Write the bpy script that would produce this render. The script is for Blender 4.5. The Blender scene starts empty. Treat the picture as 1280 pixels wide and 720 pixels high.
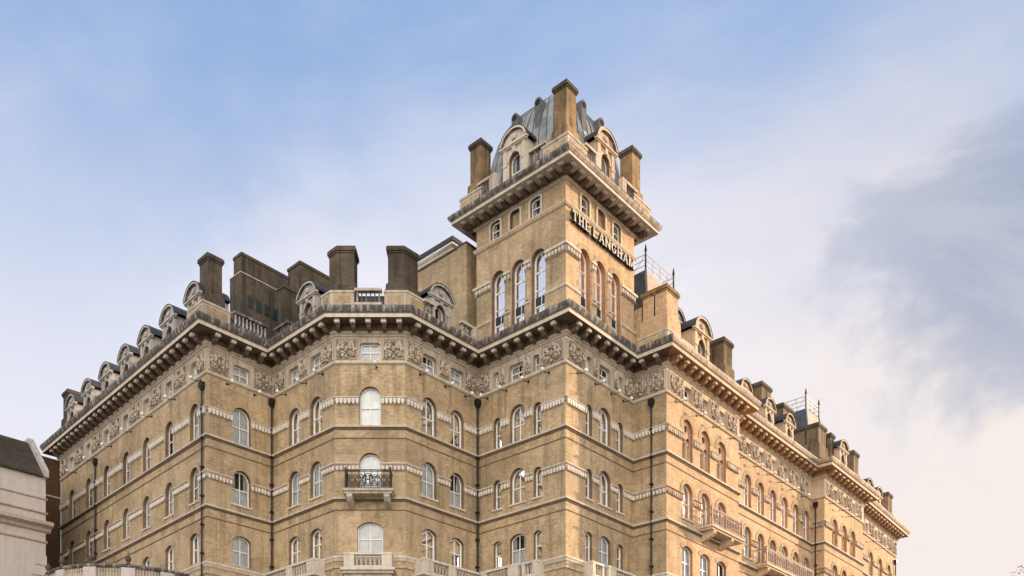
import bpy, bmesh, math, random
from mathutils import Vector, Matrix, geometry
random.seed(7)
R = math.radians
SC = bpy.context.scene
COL = SC.collection
ZO = 1.7                                   # eye height: every h below is measured from eye level

# ------------------------------------------------------------------ camera, world, sun, exposure
cam = bpy.data.cameras.new('camera'); camo = bpy.data.objects.new('camera', cam); COL.objects.link(camo)
camo.location = (0, 0, ZO); camo.rotation_euler = (R(90), 0, 0)
cam.sensor_width = 36; cam.lens = 36*1115/1280
cam.shift_y = (1020-360)/1280; cam.clip_start = .5; cam.clip_end = 4000
SC.camera = camo
SUN_EL, SUN_AZ = R(13), math.atan2(.90, .43)
SUN_STRENGTH, SKY_STRENGTH, EXPOSURE = 5.0, .1, .5
SC.view_settings.view_transform = 'Standard'; SC.view_settings.look = 'None'
SC.view_settings.exposure = EXPOSURE; SC.view_settings.gamma = 1; SC.view_settings.use_curve_mapping = False
to_sun = Vector((math.sin(SUN_AZ)*math.cos(SUN_EL), math.cos(SUN_AZ)*math.cos(SUN_EL), math.sin(SUN_EL)))
sl = bpy.data.lights.new('sun', 'SUN'); sl.energy = SUN_STRENGTH; sl.angle = R(1.2); sl.color = (1, .73, .47)
so = bpy.data.objects.new('sun', sl); COL.objects.link(so); so.rotation_euler = to_sun.to_track_quat('Z', 'Y').to_euler()
so.location = (60, 30, 80)

W = bpy.data.worlds.new('World'); SC.world = W; W.use_nodes = True
nt = W.node_tree; nt.nodes.clear()
def N(tree, t, **k):
    n = tree.nodes.new(t)
    for a, b in k.items(): setattr(n, a, b)
    return n
def mth(tree, op, a, b=None, clamp=False):
    n = N(tree, 'ShaderNodeMath', operation=op, use_clamp=clamp)
    for i, v in enumerate((a, b)):
        if v is None: continue
        if isinstance(v, (int, float)): n.inputs[i].default_value = v
        else: tree.links.new(v, n.inputs[i])
    return n.outputs[0]
def mixc(tree, f, a, b, bt='MIX'):
    n = N(tree, 'ShaderNodeMix', data_type='RGBA', blend_type=bt)
    for s, v in ((n.inputs[0], f), (n.inputs[6], a), (n.inputs[7], b)):
        if isinstance(v, (int, float)): s.default_value = v
        elif isinstance(v, tuple): s.default_value = v if len(v) == 4 else v+(1,)
        else: tree.links.new(v, s)
    return n.outputs[2]
def ramp(tree, f, stops, interp='LINEAR'):
    n = N(tree, 'ShaderNodeValToRGB'); n.color_ramp.interpolation = interp
    e = n.color_ramp.elements
    while len(e) < len(stops): e.new(.5)
    for i, (p, c) in enumerate(stops):
        e[i].position = p; e[i].color = (c, c, c, 1) if isinstance(c, (int, float)) else (*c, 1)
    tree.links.new(f, n.inputs[0]); return n.outputs[0]
def noise(tree, vec, scale, detail=4, rough=.5, dist=0):
    n = N(tree, 'ShaderNodeTexNoise'); n.inputs['Scale'].default_value = scale
    n.inputs['Detail'].default_value = detail; n.inputs['Roughness'].default_value = rough; n.inputs['Distortion'].default_value = dist
    tree.links.new(vec, n.inputs['Vector']); return n.outputs['Fac']
def mapping(tree, vec, scale=(1, 1, 1), loc=(0, 0, 0), rot=(0, 0, 0)):
    n = N(tree, 'ShaderNodeMapping'); n.inputs['Scale'].default_value = scale; n.inputs['Location'].default_value = loc; n.inputs['Rotation'].default_value = rot
    tree.links.new(vec, n.inputs['Vector']); return n.outputs[0]

sky = N(nt, 'ShaderNodeTexSky', sky_type='NISHITA', sun_disc=False, sun_elevation=SUN_EL, sun_rotation=SUN_AZ)
sky.air_density = 1.0; sky.dust_density = .6; sky.ozone_density = 2.0
tc = N(nt, 'ShaderNodeTexCoord'); gen = tc.outputs['Generated']
sx = N(nt, 'ShaderNodeSeparateXYZ'); nt.links.new(gen, sx.inputs[0])
X_, Y_, Z_ = sx.outputs
m1 = mapping(nt, gen, (1.0, 1.0, 1.7), (3.1, .4, 1.3), (0, R(18), 0))
n1 = noise(nt, m1, 1.6, 7, .55, .35)
n2 = noise(nt, mapping(nt, gen, (1, 1, 1.6), (7.3, 2.2, .7), (0, R(30), 0)), 3.4, 9, .62, .7)
low = ramp(nt, Z_, [(.34, 1.0), (.70, .0)], 'EASE')                # thicker, paler air towards the horizon
veil = mth(nt, 'ADD', mth(nt, 'MULTIPLY', low, .95), mth(nt, 'MULTIPLY', ramp(nt, n1, [(.40, 0.), (.72, 1.)], 'EASE'), .55), True)
right = ramp(nt, X_, [(.0, 0.), (.45, 1.)], 'EASE')
white = mixc(nt, right, (6.1, 6.05, 6.7), (6.6, 6.0, 5.75))
blue = mixc(nt, .85, sky.outputs[0], (2.0, 3.3, 5.7))
c = mixc(nt, veil, blue, white)
# a grey cloud bank in the east, ragged by noise
d = N(nt, 'ShaderNodeVectorMath', operation='DISTANCE'); nt.links.new(mapping(nt, gen, (1.0, 1.0, 1.5)), d.inputs[0]); d.inputs[1].default_value = (.505, .74, .73)
bank = mth(nt, 'ADD', mth(nt, 'SUBTRACT', .25, d.outputs['Value']), mth(nt, 'MULTIPLY', mth(nt, 'SUBTRACT', n2, .5), .62))
bankf = ramp(nt, bank, [(-.01, 0.), (.15, 1.)], 'EASE')
c = mixc(nt, mth(nt, 'MULTIPLY', bankf, .85), c, (2.35, 2.8, 3.85))
edge = ramp(nt, mth(nt, 'ADD', n2, mth(nt, 'MULTIPLY', right, .12)), [(.56, 0.), (.74, 1.)], 'EASE')
c = mixc(nt, mth(nt, 'MULTIPLY', edge, .35), c, (5.5, 5.5, 6.0))
# bright cloud added behind the viewpoint, out of view, to light the facades
behind = ramp(nt, Y_, [(.0, 1.0), (.35, 0.)], 'EASE')
behind2 = ramp(nt, mth(nt, 'ADD', mth(nt, 'MULTIPLY', Y_, -1), mth(nt, 'MULTIPLY', mth(nt, 'SUBTRACT', n2, .5), .5)), [(.30, 0.), (.92, 1.)], 'EASE')
c = mixc(nt, behind2, c, (21.5, 19.6, 17.2))
bg = N(nt, 'ShaderNodeBackground'); bg.inputs[1].default_value = SKY_STRENGTH
nt.links.new(c, bg.inputs[0]); wo = N(nt, 'ShaderNodeOutputWorld'); nt.links.new(bg.outputs[0], wo.inputs[0])

# ------------------------------------------------------------------ materials
def newmat(name, rough=.8, metal=0, spec=.5):
    m = bpy.data.materials.new(name); m.use_nodes = True; t = m.node_tree
    b = t.nodes['Principled BSDF']; b.inputs['Roughness'].default_value = rough; b.inputs['Metallic'].default_value = metal
    b.inputs['Specular IOR Level'].default_value = spec
    return m, t, b
def coords(t, kind='UV'):
    return N(t, 'ShaderNodeTexCoord').outputs[kind]
def pos(t):
    return N(t, 'ShaderNodeNewGeometry').outputs['Position']
def bump(t, b, h, strength=.3, dist=.02):
    n = N(t, 'ShaderNodeBump'); n.inputs['Strength'].default_value = strength; n.inputs['Distance'].default_value = dist
    t.links.new(h, n.inputs['Height']); t.links.new(n.outputs[0], b.inputs['Normal'])

def brick_mat(name, c1, c2, mortar, soot=.3, sootcol=(.09, .075, .06), bw=.27, bh=.10, scale=1.0, red=0.0):
    m, t, b = newmat(name, .9, 0, .2)
    uv = coords(t)
    br = N(t, 'ShaderNodeTexBrick'); t.links.new(uv, br.inputs['Vector'])
    br.inputs['Scale'].default_value = scale; br.inputs['Brick Width'].default_value = bw; br.inputs['Row Height'].default_value = bh
    br.inputs['Mortar Size'].default_value = .007; br.inputs['Mortar Smooth'].default_value = .3; br.inputs['Bias'].default_value = -.1
    br.inputs['Color1'].default_value = (*c1, 1); br.inputs['Color2'].default_value = (*c2, 1); br.inputs['Mortar'].default_value = (*mortar, 1)
    p = pos(t)
    big = noise(t, p, .22, 5, .6, .4)
    mid = noise(t, mapping(t, p, (1, 1, 1)), 1.5, 6, .65)
    streak = noise(t, mapping(t, p, (1.3, 1.3, .10)), 1.6, 5, .6)
    fine = noise(t, mapping(t, p, (1, 1, 2.6)), 4.2, 5, .75)
    col = br.outputs['Color']
    col = mixc(t, ramp(t, fine, [(.42, .0), (.64, .70)]), col, (c1[0]*.45, c1[1]*.42, c1[2]*.42))
    col = mixc(t, ramp(t, mid, [(.42, .0), (.70, .55)]), col, (c2[0]*1.12, c2[1]*1.12, c2[2]*1.12))
    col = mixc(t, ramp(t, big, [(.45, .0), (.66, soot*.8)]), col, sootcol)
    col = mixc(t, ramp(t, streak, [(.50, .0), (.66, soot)]), col, sootcol)
    patch = N(t, 'ShaderNodeTexVoronoi'); patch.inputs['Scale'].default_value = .38; patch.distance = 'CHEBYCHEV'
    t.links.new(mapping(t, p, (1, 1, 1.6)), patch.inputs['Vector'])
    pv = N(t, 'ShaderNodeSeparateColor'); t.links.new(patch.outputs['Color'], pv.inputs[0])
    col = mixc(t, ramp(t, pv.outputs[0], [(.55, 0.), (1.0, .35)]), col, (c2[0]*.95, c2[1]*.97, c2[2]*1.05))
    col = mixc(t, ramp(t, pv.outputs[1], [(.6, 0.), (1.0, .30)]), col, (c1[0]*.62, c1[1]*.60, c1[2]*.60))
    if red: col = mixc(t, ramp(t, noise(t, p, .5, 3), [(.35, 0.), (.7, red)]), col, (.42, .20, .10))
    t.links.new(col, b.inputs['Base Color'])
    bump(t, b, mth(t, 'ADD', br.outputs['Fac'], mth(t, 'MULTIPLY', mid, -.5)), .15, .008)
    return m
def stone_mat(name, base, dark, dirt=.5, scale=1.0, rough=.8):
    m, t, b = newmat(name, rough, 0, .3)
    p = pos(t)
    big = noise(t, p, .6*scale, 6, .6, .3)
    streak = noise(t, mapping(t, p, (2.6, 2.6, .22)), 1.4*scale, 6, .65)
    fine = noise(t, p, 7*scale, 5, .65)
    col = mixc(t, ramp(t, fine, [(.3, 0.), (.8, .6)]), base, tuple(x*.70 for x in base))
    col = mixc(t, ramp(t, big, [(.45, 0.), (.75, dirt*.8)]), col, dark)
    col = mixc(t, ramp(t, streak, [(.46, 0.), (.66, dirt)] if dirt < .95 else [(.36, 0.), (.52, dirt)]), col, dark)
    t.links.new(col, b.inputs['Base Color']); bump(t, b, fine, .35, .02)
    return m
def flat_mat(name, base, rough=.6, metal=0, var=.25, scale=3.0, spec=.4):
    m, t, b = newmat(name, rough, metal, spec)
    n = noise(t, pos(t), scale, 5, .6)
    t.links.new(mixc(t, ramp(t, n, [(.3, 0.), (.75, 1.)]), tuple(x*(1-var) for x in base), tuple(min(1, x*(1+var*.5)) for x in base)), b.inputs['Base Color'])
    return m
M = {}
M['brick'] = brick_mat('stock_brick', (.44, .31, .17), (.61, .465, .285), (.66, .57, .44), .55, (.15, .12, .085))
M['brick_sunlit'] = brick_mat('sunlit_stock_brick', (.56, .375, .215), (.68, .49, .305), (.66, .51, .37), .30, (.22, .16, .10))  # sunlit copy of the stock brick, warm sunlight put into the colour
M['arch'] = brick_mat('gauged_arch_brick', (.50, .36, .22), (.54, .40, .25), (.38, .30, .21), .3, bw=.12, bh=.36)
M['reveal'] = brick_mat('shaded_reveal_brick', (.21, .14, .085), (.26, .175, .105), (.24, .18, .12), .3)  # shade of the window jambs painted in as darker brick
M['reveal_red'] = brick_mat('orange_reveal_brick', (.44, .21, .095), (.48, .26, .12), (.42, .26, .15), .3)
M['brick_soot'] = brick_mat('sooty_brick', (.105, .083, .062), (.16, .125, .09), (.15, .13, .10), .9, (.035, .032, .028))
M['brick_tower'] = brick_mat('tower_chimney_brick', (.30, .19, .09), (.42, .28, .14), (.34, .26, .18), .95, (.05, .04, .033))
M['brick_stack'] = brick_mat('facade_chimney_brick', (.22, .15, .085), (.32, .22, .125), (.28, .22, .16), .95, (.045, .037, .03))
M['brick_brown'] = brick_mat('brown_brick', (.085, .042, .027), (.11, .055, .034), (.10, .07, .05), .3)
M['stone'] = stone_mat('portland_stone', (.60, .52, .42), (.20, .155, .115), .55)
M['stone_clean'] = stone_mat('pale_stone', (.70, .63, .53), (.30, .24, .18), .40)
M['stone_white'] = stone_mat('limewashed_stone', (.78, .73, .65), (.40, .34, .28), .30)
M['stone_warm'] = stone_mat('warm_stone', (.66, .52, .38), (.30, .19, .11), .45)  # stone for the sunny faces, peach sunlight put into the colour
M['stone_gut'] = stone_mat('weathered_stone', (.50, .45, .39), (.075, .07, .066), .95, 1.0)
M['stone_gut2'] = stone_mat('streaked_warm_stone', (.60, .49, .38), (.12, .085, .06), .8, 1.0)
M['stone_dorm'] = stone_mat('dormer_stone', (.56, .52, .48), (.16, .145, .13), .55)
M['carved'] = stone_mat('carved_stone', (.58, .49, .40), (.13, .085, .06), .85, 2.2)
M['urn'] = stone_mat('dark_urn', (.10, .09, .08), (.03, .03, .03), .6, 2)
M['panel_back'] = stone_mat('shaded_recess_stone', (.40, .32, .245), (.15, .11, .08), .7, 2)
M['terracotta_and_glow'] = stone_mat('terracotta_and_glow', (.52, .34, .21), (.25, .14, .08), .6, 2)
M['console'] = stone_mat('console_stone', (.20, .145, .10), (.055, .04, .03), .7, 1.5)  # shade on brackets and soffit painted into this dark stone
M['console_warm'] = stone_mat('orange_glow_console_stone', (.46, .26, .135), (.20, .10, .055), .6, 1.5)  # orange glow under the sunny cornice painted into the stone
M['consolefront_warm'] = stone_mat('sunlit_block_stone', (.72, .60, .46), (.42, .30, .2), .35)
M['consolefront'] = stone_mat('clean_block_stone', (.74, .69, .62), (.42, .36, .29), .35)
M['band_dark'] = flat_mat('dark_line', (.10, .075, .055), .9)  # sooty stack tops, and the dark lines at arch edges and gutter foot
M['ledge'] = flat_mat('dark_ledge', (.22, .165, .115), .9, 0, .4, 2)  # dark brown ledges; also paints the thin shade under the string courses
M['lead'] = flat_mat('lead_sheet', (.135, .15, .175), .5, 0, .5, 2.0)
M['lead_dome'] = flat_mat('dome_lead', (.36, .37, .37), .5, 0, .55, 1.2)
M['lead_seam'] = flat_mat('lead_seam', (.13, .13, .13), .5, 0, .3)
M['lead_dark'] = flat_mat('dark_lead', (.05, .05, .055), .5, 0, .4)
M['slate'] = brick_mat('roof_slate', (.075, .09, .11), (.12, .14, .165), (.05, .055, .06), .4, (.05, .055, .06), bw=.5, bh=.28)
M['slate_olive'] = brick_mat('mossy_slate', (.06, .05, .036), (.09, .075, .052), (.03, .028, .02), .5, (.03, .03, .02), .34, .26)
M['slate_sunlit'] = brick_mat('sunlit_slate', (.58, .50, .40), (.64, .56, .46), (.4, .34, .28), .2, (.2, .16, .12), .3, .2)  # sunlight on the pavilion slopes put into the slate colour
M['iron'] = flat_mat('black_iron', (.018, .018, .02), .5, .3)
M['iron_grey'] = flat_mat('grey_iron', (.30, .27, .26), .5, .3)
M['iron_sunlit'] = flat_mat('sunlit_pink_iron', (.34, .22, .17), .6, .0)  # pink of the sunlit railings put into the iron colour
M['paint'] = flat_mat('white_paint', (.84, .83, .80), .4, 0, .10)
M['white'] = flat_mat('lamp_white', (.85, .85, .83), .4, 0, .05)
M['render'] = stone_mat('painted_stucco', (.60, .54, .51), (.38, .32, .29), .35, .6)
M['stucco_trim'] = stone_mat('stucco_cornice', (.56, .46, .38), (.24, .18, .14), .5, 1)
M['curtain'] = flat_mat('net_curtain', (.78, .79, .80), .9, 0, .22, 1.5)
M['drape'] = flat_mat('lined_drape', (.62, .58, .50), .9, 0, .3, 5)
M['dark'] = flat_mat('dark_room', (.02, .018, .016), .95)
M['grille'] = flat_mat('teal_louvre', (.02, .04, .045), .5)
M['letter_front'] = flat_mat('letter_face', (.58, .54, .48), .45, .0, .2)
M['letter_side'] = flat_mat('letter_edge', (.045, .032, .025), .5, .2)
def glass():
    m = bpy.data.materials.new('window_glass'); m.use_nodes = True; t = m.node_tree; t.nodes.clear()
    tr = N(t, 'ShaderNodeBsdfTransparent'); tr.inputs[0].default_value = (.93, .96, .96, 1)
    gl = N(t, 'ShaderNodeBsdfGlossy'); gl.inputs['Roughness'].default_value = .03; gl.inputs[0].default_value = (.95, .97, 1, 1)
    n = N(t, 'ShaderNodeBump'); n.inputs['Strength'].default_value = .05; n.inputs['Distance'].default_value = .05
    t.links.new(noise(t, pos(t), .9, 2), n.inputs['Height']); t.links.new(n.outputs[0], gl.inputs['Normal'])
    fr = N(t, 'ShaderNodeFresnel'); fr.inputs[0].default_value = 1.75
    mx = N(t, 'ShaderNodeMixShader'); t.links.new(fr.outputs[0], mx.inputs[0]); t.links.new(tr.outputs[0], mx.inputs[1]); t.links.new(gl.outputs[0], mx.inputs[2])
    o = N(t, 'ShaderNodeOutputMaterial'); t.links.new(mx.outputs[0], o.inputs[0]); return m
M['glass'] = glass()

# ------------------------------------------------------------------ mesh helpers
WM = {}
class MB:
    """collects faces; local axes: x along the wall, y into the wall, z up"""
    def __init__(s, *mats): s.v = []; s.f = []; s.mi = []; s.mats = list(mats); s.T = Matrix()
    def m(s, key):
        if key not in s.mats: s.mats.append(key)
        return s.mats.index(key)
    def face(s, pts, key):
        i0 = len(s.v); s.v += [tuple(s.T @ Vector(p)) for p in pts]; s.f.append(list(range(i0, i0+len(pts)))); s.mi.append(s.m(key))
    def grid(s, rows, key, closed=False):
        i0 = len(s.v); n = len(rows[0]); k = s.m(key)
        for r in rows: s.v += [tuple(s.T @ Vector(p)) for p in r]
        for i in range(len(rows)-1):
            for j in range(n if closed else n-1):
                a = i0+i*n+j; b = i0+i*n+(j+1) % n
                s.f.append([a, b, b+n, a+n]); s.mi.append(k)
    def box(s, x0, x1, y0, y1, z0, z1, key):
        p = [(x0, y0, z0), (x1, y0, z0), (x1, y1, z0), (x0, y1, z0), (x0, y0, z1), (x1, y0, z1), (x1, y1, z1), (x0, y1, z1)]
        i0 = len(s.v); s.v += [tuple(s.T @ Vector(q)) for q in p]; k = s.m(key)
        for f in ((0, 3, 2, 1), (4, 5, 6, 7), (0, 1, 5, 4), (1, 2, 6, 5), (2, 3, 7, 6), (3, 0, 4, 7)):
            s.f.append([i0+a for a in f]); s.mi.append(k)
    def plan(s, poly, z0, z1, key, top=None, poly1=None):
        """vertical prism over a plan polygon (poly1: polygon at the top)"""
        q = poly1 or poly; n = len(poly)
        for i in range(n):
            j = (i+1) % n
            s.face([(*poly[i], z0), (*poly[j], z0), (*q[j], z1), (*q[i], z1)], key)
        s.face([(*p, z1) for p in q], top or key); s.face([(*p, z0) for p in reversed(poly)], key)
    def elev(s, poly, y0, y1, key, side=None):
        """prism of an elevation polygon (x, z) between y0 and y1"""
        n = len(poly)
        s.face([(p[0], y0, p[1]) for p in poly], key); s.face([(p[0], y1, p[1]) for p in reversed(poly)], side or key)
        for i in range(n):
            a, b = poly[i], poly[(i+1) % n]
            s.face([(a[0], y0, a[1]), (a[0], y1, a[1]), (b[0], y1, b[1]), (b[0], y0, b[1])], side or key)
    def lathe(s, prof, key, n=8, c=(0, 0)):
        rows = [[(c[0]+r*math.cos(2*math.pi*k/n), c[1]+r*math.sin(2*math.pi*k/n), z) for k in range(n)] for r, z in prof]
        s.grid(rows, key, True)
        s.face(rows[-1], key); s.face(rows[0][::-1], key)
    def tube(s, pts, r, key, n=6):
        pts = [Vector(p) for p in pts]; rows = []
        for i, p in enumerate(pts):
            d = (pts[min(i+1, len(pts)-1)]-pts[max(i-1, 0)]).normalized()
            a = d.cross(Vector((0, 1, 0)));
            if a.length < .1: a = d.cross(Vector((1, 0, 0)))
            a.normalize(); b = d.cross(a)
            rr = r[i] if isinstance(r, (list, tuple)) else r
            rows.append([p+a*rr*math.cos(2*math.pi*k/n)+b*rr*math.sin(2*math.pi*k/n) for k in range(n)])
        s.grid(rows, key, True); s.face(rows[0], key); s.face(rows[-1][::-1], key)
    def blob(s, c, r, key, n=8, k=5):
        rows = []
        for i in range(k+1):
            a = -math.pi/2+math.pi*i/k; ca = max(math.cos(a), .02)
            rows.append([(c[0]+r[0]*ca*math.cos(2*math.pi*j/n), c[1]+r[1]*ca*math.sin(2*math.pi*j/n), c[2]+r[2]*math.sin(a)) for j in range(n)])
        s.grid(rows, key, True)
    def tess(s, outer, holes, y, key):
        loops = [[Vector((a, b, 0)) for a, b in outer]]+[[Vector((a, b, 0)) for a, b in h] for h in holes]
        flat = [p for l in loops for p in l]; i0 = len(s.v); k = s.m(key)
        s.v += [tuple(s.T @ Vector((p.x, y, p.y))) for p in flat]
        for t in geometry.tessellate_polygon(loops): s.f.append([i0+a for a in t]); s.mi.append(k)
    def ring(s, o, i, y0, y1, key):
        """frame between outline o and inner outline i: front face and both returns"""
        n = len(o)
        for a in range(n):
            b = (a+1) % n
            s.face([(o[a][0], y0, o[a][1]), (o[b][0], y0, o[b][1]), (i[b][0], y0, i[b][1]), (i[a][0], y0, i[a][1])], key)
            s.face([(i[a][0], y0, i[a][1]), (i[b][0], y0, i[b][1]), (i[b][0], y1, i[b][1]), (i[a][0], y1, i[a][1])], key)
            s.face([(o[a][0], y0, o[a][1]), (o[a][0], y1, o[a][1]), (o[b][0], y1, o[b][1]), (o[b][0], y0, o[b][1])], key)
    def mesh(s, name, smooth=False):
        me = bpy.data.meshes.new(name); me.from_pydata(s.v, [], s.f)
        for k in s.mats: me.materials.append(M[k])
        me.polygons.foreach_set('material_index', s.mi)
        bm = bmesh.new(); bm.from_mesh(me)
        bmesh.ops.recalc_face_normals(bm, faces=bm.faces)
        uvl = bm.loops.layers.uv.new('UVMap')
        for f in bm.faces:
            n = f.normal
            if abs(n.z) < .75 and (abs(n.x)+abs(n.y)) > 1e-6:
                t = Vector((-n.y, n.x, 0)).normalized()
                if abs(t.x) > abs(t.y): t = t if t.x > 0 else -t
                elif t.y < 0: t = -t
                k = 1/max(math.sqrt(n.x*n.x+n.y*n.y), .3)
                for l in f.loops: l[uvl].uv = (l.vert.co.dot(t), l.vert.co.z*k)
            else:
                for l in f.loops: l[uvl].uv = (l.vert.co.x, l.vert.co.y)
            f.smooth = smooth
        bm.to_mesh(me); bm.free(); return me
def obj(name, data, parent=None, mw=None):
    o = bpy.data.objects.new(name, data); COL.objects.link(o)
    mw = mw if mw is not None else (WM[parent] if parent else Matrix())
    WM[o] = mw
    if parent: o.parent = parent; o.matrix_basis = WM[parent].inverted() @ mw
    else: o.matrix_basis = mw
    return o
def part(name, mb, parent, mw, smooth=False, label=None):
    o = obj(name, mb.mesh(name, smooth), parent, mw)
    if label: o['label'] = label
    return o
def tag(o, label=None, cat=None, group=None, kind=None):
    if label: o['label'] = label
    if cat: o['category'] = cat
    if group: o['group'] = group
    if kind: o['kind'] = kind
    return o
def thing(name, loc, label, cat, group=None):
    o = obj(name, None, None, Matrix.Translation(loc)); return tag(o, label, cat, group)
WF = Matrix.Translation((0, 0, ZO))
V2 = lambda a, b: Vector((a, b))

class Face:
    """one plane of the facade between two plan points"""
    def __init__(s, a, b, t0=0, t1=0):
        s.a, s.b = a, b; s.L = (b-a).length; s.d = (b-a)/s.L; s.n = V2(s.d.y, -s.d.x); s.t0, s.t1 = t0, t1
        s.M = Matrix(((s.d.x, -s.n.x, 0, a.x), (s.d.y, -s.n.y, 0, a.y), (0, 0, 1, ZO), (0, 0, 0, 1)))
    def at(s, u, y=0, h=0): return s.M @ Matrix.Translation((u, y, h))
def polyfaces(pts, closed=False):
    n = len(pts); segs = [(pts[i], pts[(i+1) % n]) for i in range(n if closed else n-1)]
    def turn(a, b, c):
        d0 = (b-a).normalized(); d1 = (c-b).normalized()
        return math.tan(math.atan2(d0.x*d1.y-d0.y*d1.x, d0.dot(d1))/2)
    out = []
    for i, (a, b) in enumerate(segs):
        t0 = turn(segs[i-1][0], a, b) if (i > 0 or closed) else 0
        t1 = turn(a, b, segs[(i+1) % len(segs)][1]) if (i < len(segs)-1 or closed) else 0
        out.append(Face(a, b, t0, t1))
    return out
def moulding(mb, F, prof, key, ua=None, ub=None, keys=None):
    """extrude a profile [(projection, h)...] along a face, mitred at the corners unless ua/ub given"""
    rows = []
    for p, h in prof:
        rows.append([(-p*F.t0 if ua is None else ua, -p, h), (F.L+p*F.t1 if ub is None else ub, -p, h)])
    for i in range(len(rows)-1):
        mb.face([rows[i][0], rows[i][1], rows[i+1][1], rows[i+1][0]], keys[i] if keys else key)
    for e, k in ((ua, 0), (ub, 1)):
        if e is not None: mb.face([r[k] for r in rows], key)

# ------------------------------------------------------------------ window outlines and windows
def outline(kind, w, h, cx=0, z0=0, n=14):
    p = [(-w/2, 0), (w/2, 0)]
    if kind == 'arch':
        r = w/2; p += [(r*math.cos(math.pi*k/n), h-r+r*math.sin(math.pi*k/n)) for k in range(n+1)]
    elif kind == 'seg':
        rise = w*.22; Rr = (w*w/4+rise*rise)/(2*rise); a0 = math.asin(w/2/Rr)
        p += [(Rr*math.sin(a0*(1-2*k/n)), h-Rr+Rr*math.cos(a0*(1-2*k/n))) for k in range(n+1)]
    elif kind == 'round':
        r = min(.2, w*.35); m = n//2
        p += [(w/2-r+r*math.cos(math.pi/2*k/m), h-r+r*math.sin(math.pi/2*k/m)) for k in range(m+1)]
        p += [(-w/2+r-r*math.sin(math.pi/2*k/m), h-r+r*math.cos(math.pi/2*k/m)) for k in range(m+1)]
    else: p += [(w/2, h), (-w/2, h)]
    return [(a+cx, b+z0) for a, b in p]
def win_mbs(kind, w, h, depth, cur, sill, trac, mbs=None, T=Matrix()):
    """frame, pane, curtain, sill (and stone tracery) of one window; origin at the middle of its foot"""
    mbs = mbs or {k: MB() for k in ('window', 'pane', 'curtain', 'sill', 'tracery')}
    for m in mbs.values(): m.T = T
    f = mbs['window']; t = .085 if w > .8 else .06; y0 = depth-.10; e = .004
    o = outline(kind, w-2*e, h-2*e, 0, e); i = outline(kind, w-2*t, h-2*t, 0, t)
    f.ring(o, i, y0, y0+.08, 'paint')
    hb = h*.50 if kind != 'arch' else h*.47
    f.box(-w/2+t*.8, w/2-t*.8, y0+.01, y0+.055, hb-.035, hb+.035, 'paint')
    if w > 1.0:
        top = h-t*.8
        f.box(-.028, .028, y0+.015, y0+.05, t*.8, top, 'paint')
    if h > 3:
        for z in (h*.24, h*.72): f.box(-w/2+t*.8, w/2-t*.8, y0+.012, y0+.052, z-.05, z+.05, 'paint')
        f.box(-w/2+t*.8, w/2-t*.8, y0+.02, y0+.045, h*.24+.05, h*.24+.62, 'grille')
    mbs['pane'].face([(a, y0+.045, b) for a, b in outline(kind, w-2*t, h-2*t, 0, t)], 'glass')
    c = mbs['curtain']; yc = y0+.11
    def sheet(x0, x1, z0, z1, key, amp=.006):
        k = max(6, int((x1-x0)/.045)); k = min(k, 26)
        xs = [x0+(x1-x0)*j/k for j in range(k+1)]
        c.grid([[(x, yc+amp*math.sin(x*31+z0), z) for x in xs] for z in (z0, z1)], key)
    if cur == 'net': sheet(-w/2-.05, w/2+.05, 0, h+.05, 'curtain')
    elif cur == 'half': sheet(-w/2-.05, w/2+.05, 0, h*.5, 'curtain'); sheet(-w/2-.05, -w*.22, h*.5, h+.05, 'drape'); sheet(w*.22, w/2+.05, h*.5, h+.05, 'drape')
    elif cur == 'drape': sheet(-w/2-.05, -w*.12, 0, h+.05, 'drape'); sheet(w*.12, w/2+.05, 0, h+.05, 'drape')
    elif cur == 'blind': sheet(-w/2-.05, w/2+.05, h*.45, h+.05, 'curtain', .004)
    c.box(-w/2-.1, w/2+.1, yc+.5, yc+.52, -.05, h+.1, 'dark')
    if sill: mbs['sill'].box(-w/2-.10, w/2+.10, -.09, depth-.10, -.11, 0.004, 'stone_clean')
    if trac:
        q = mbs['tracery']; lw = w*.36; y = depth*.45; out = outline(kind, w-.01, h-.01, 0, .005)
        hs = [outline('arch', lw, h*.58, s*w*.23, .06, 8) for s in (-1, 1)]
        rr = w*.17; cz = h-w*.42
        hs.append([(rr*math.cos(2*math.pi*k/12), cz+rr*math.sin(2*math.pi*k/12)) for k in range(12)])
        q.tess(out, hs, y, 'terracotta_and_glow')
        for hh in hs:
            for a in range(len(hh)):
                b = (a+1) % len(hh); q.face([(hh[a][0], y, hh[a][1]), (hh[b][0], y, hh[b][1]), (hh[b][0], y+.1, hh[b][1]), (hh[a][0], y+.1, hh[a][1])], 'terracotta_and_glow')
        q.lathe([(.06, .0), (.05, .1), (.045, h*.40), (.08, h*.44), (.08, h*.47)], 'stone_warm', 8, (0, y-.06))
    return mbs
WCACHE = {}
WINDOWS = []        # (face, u, h0, kind, w, h, depth, curtain, sill, tracery)
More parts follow.
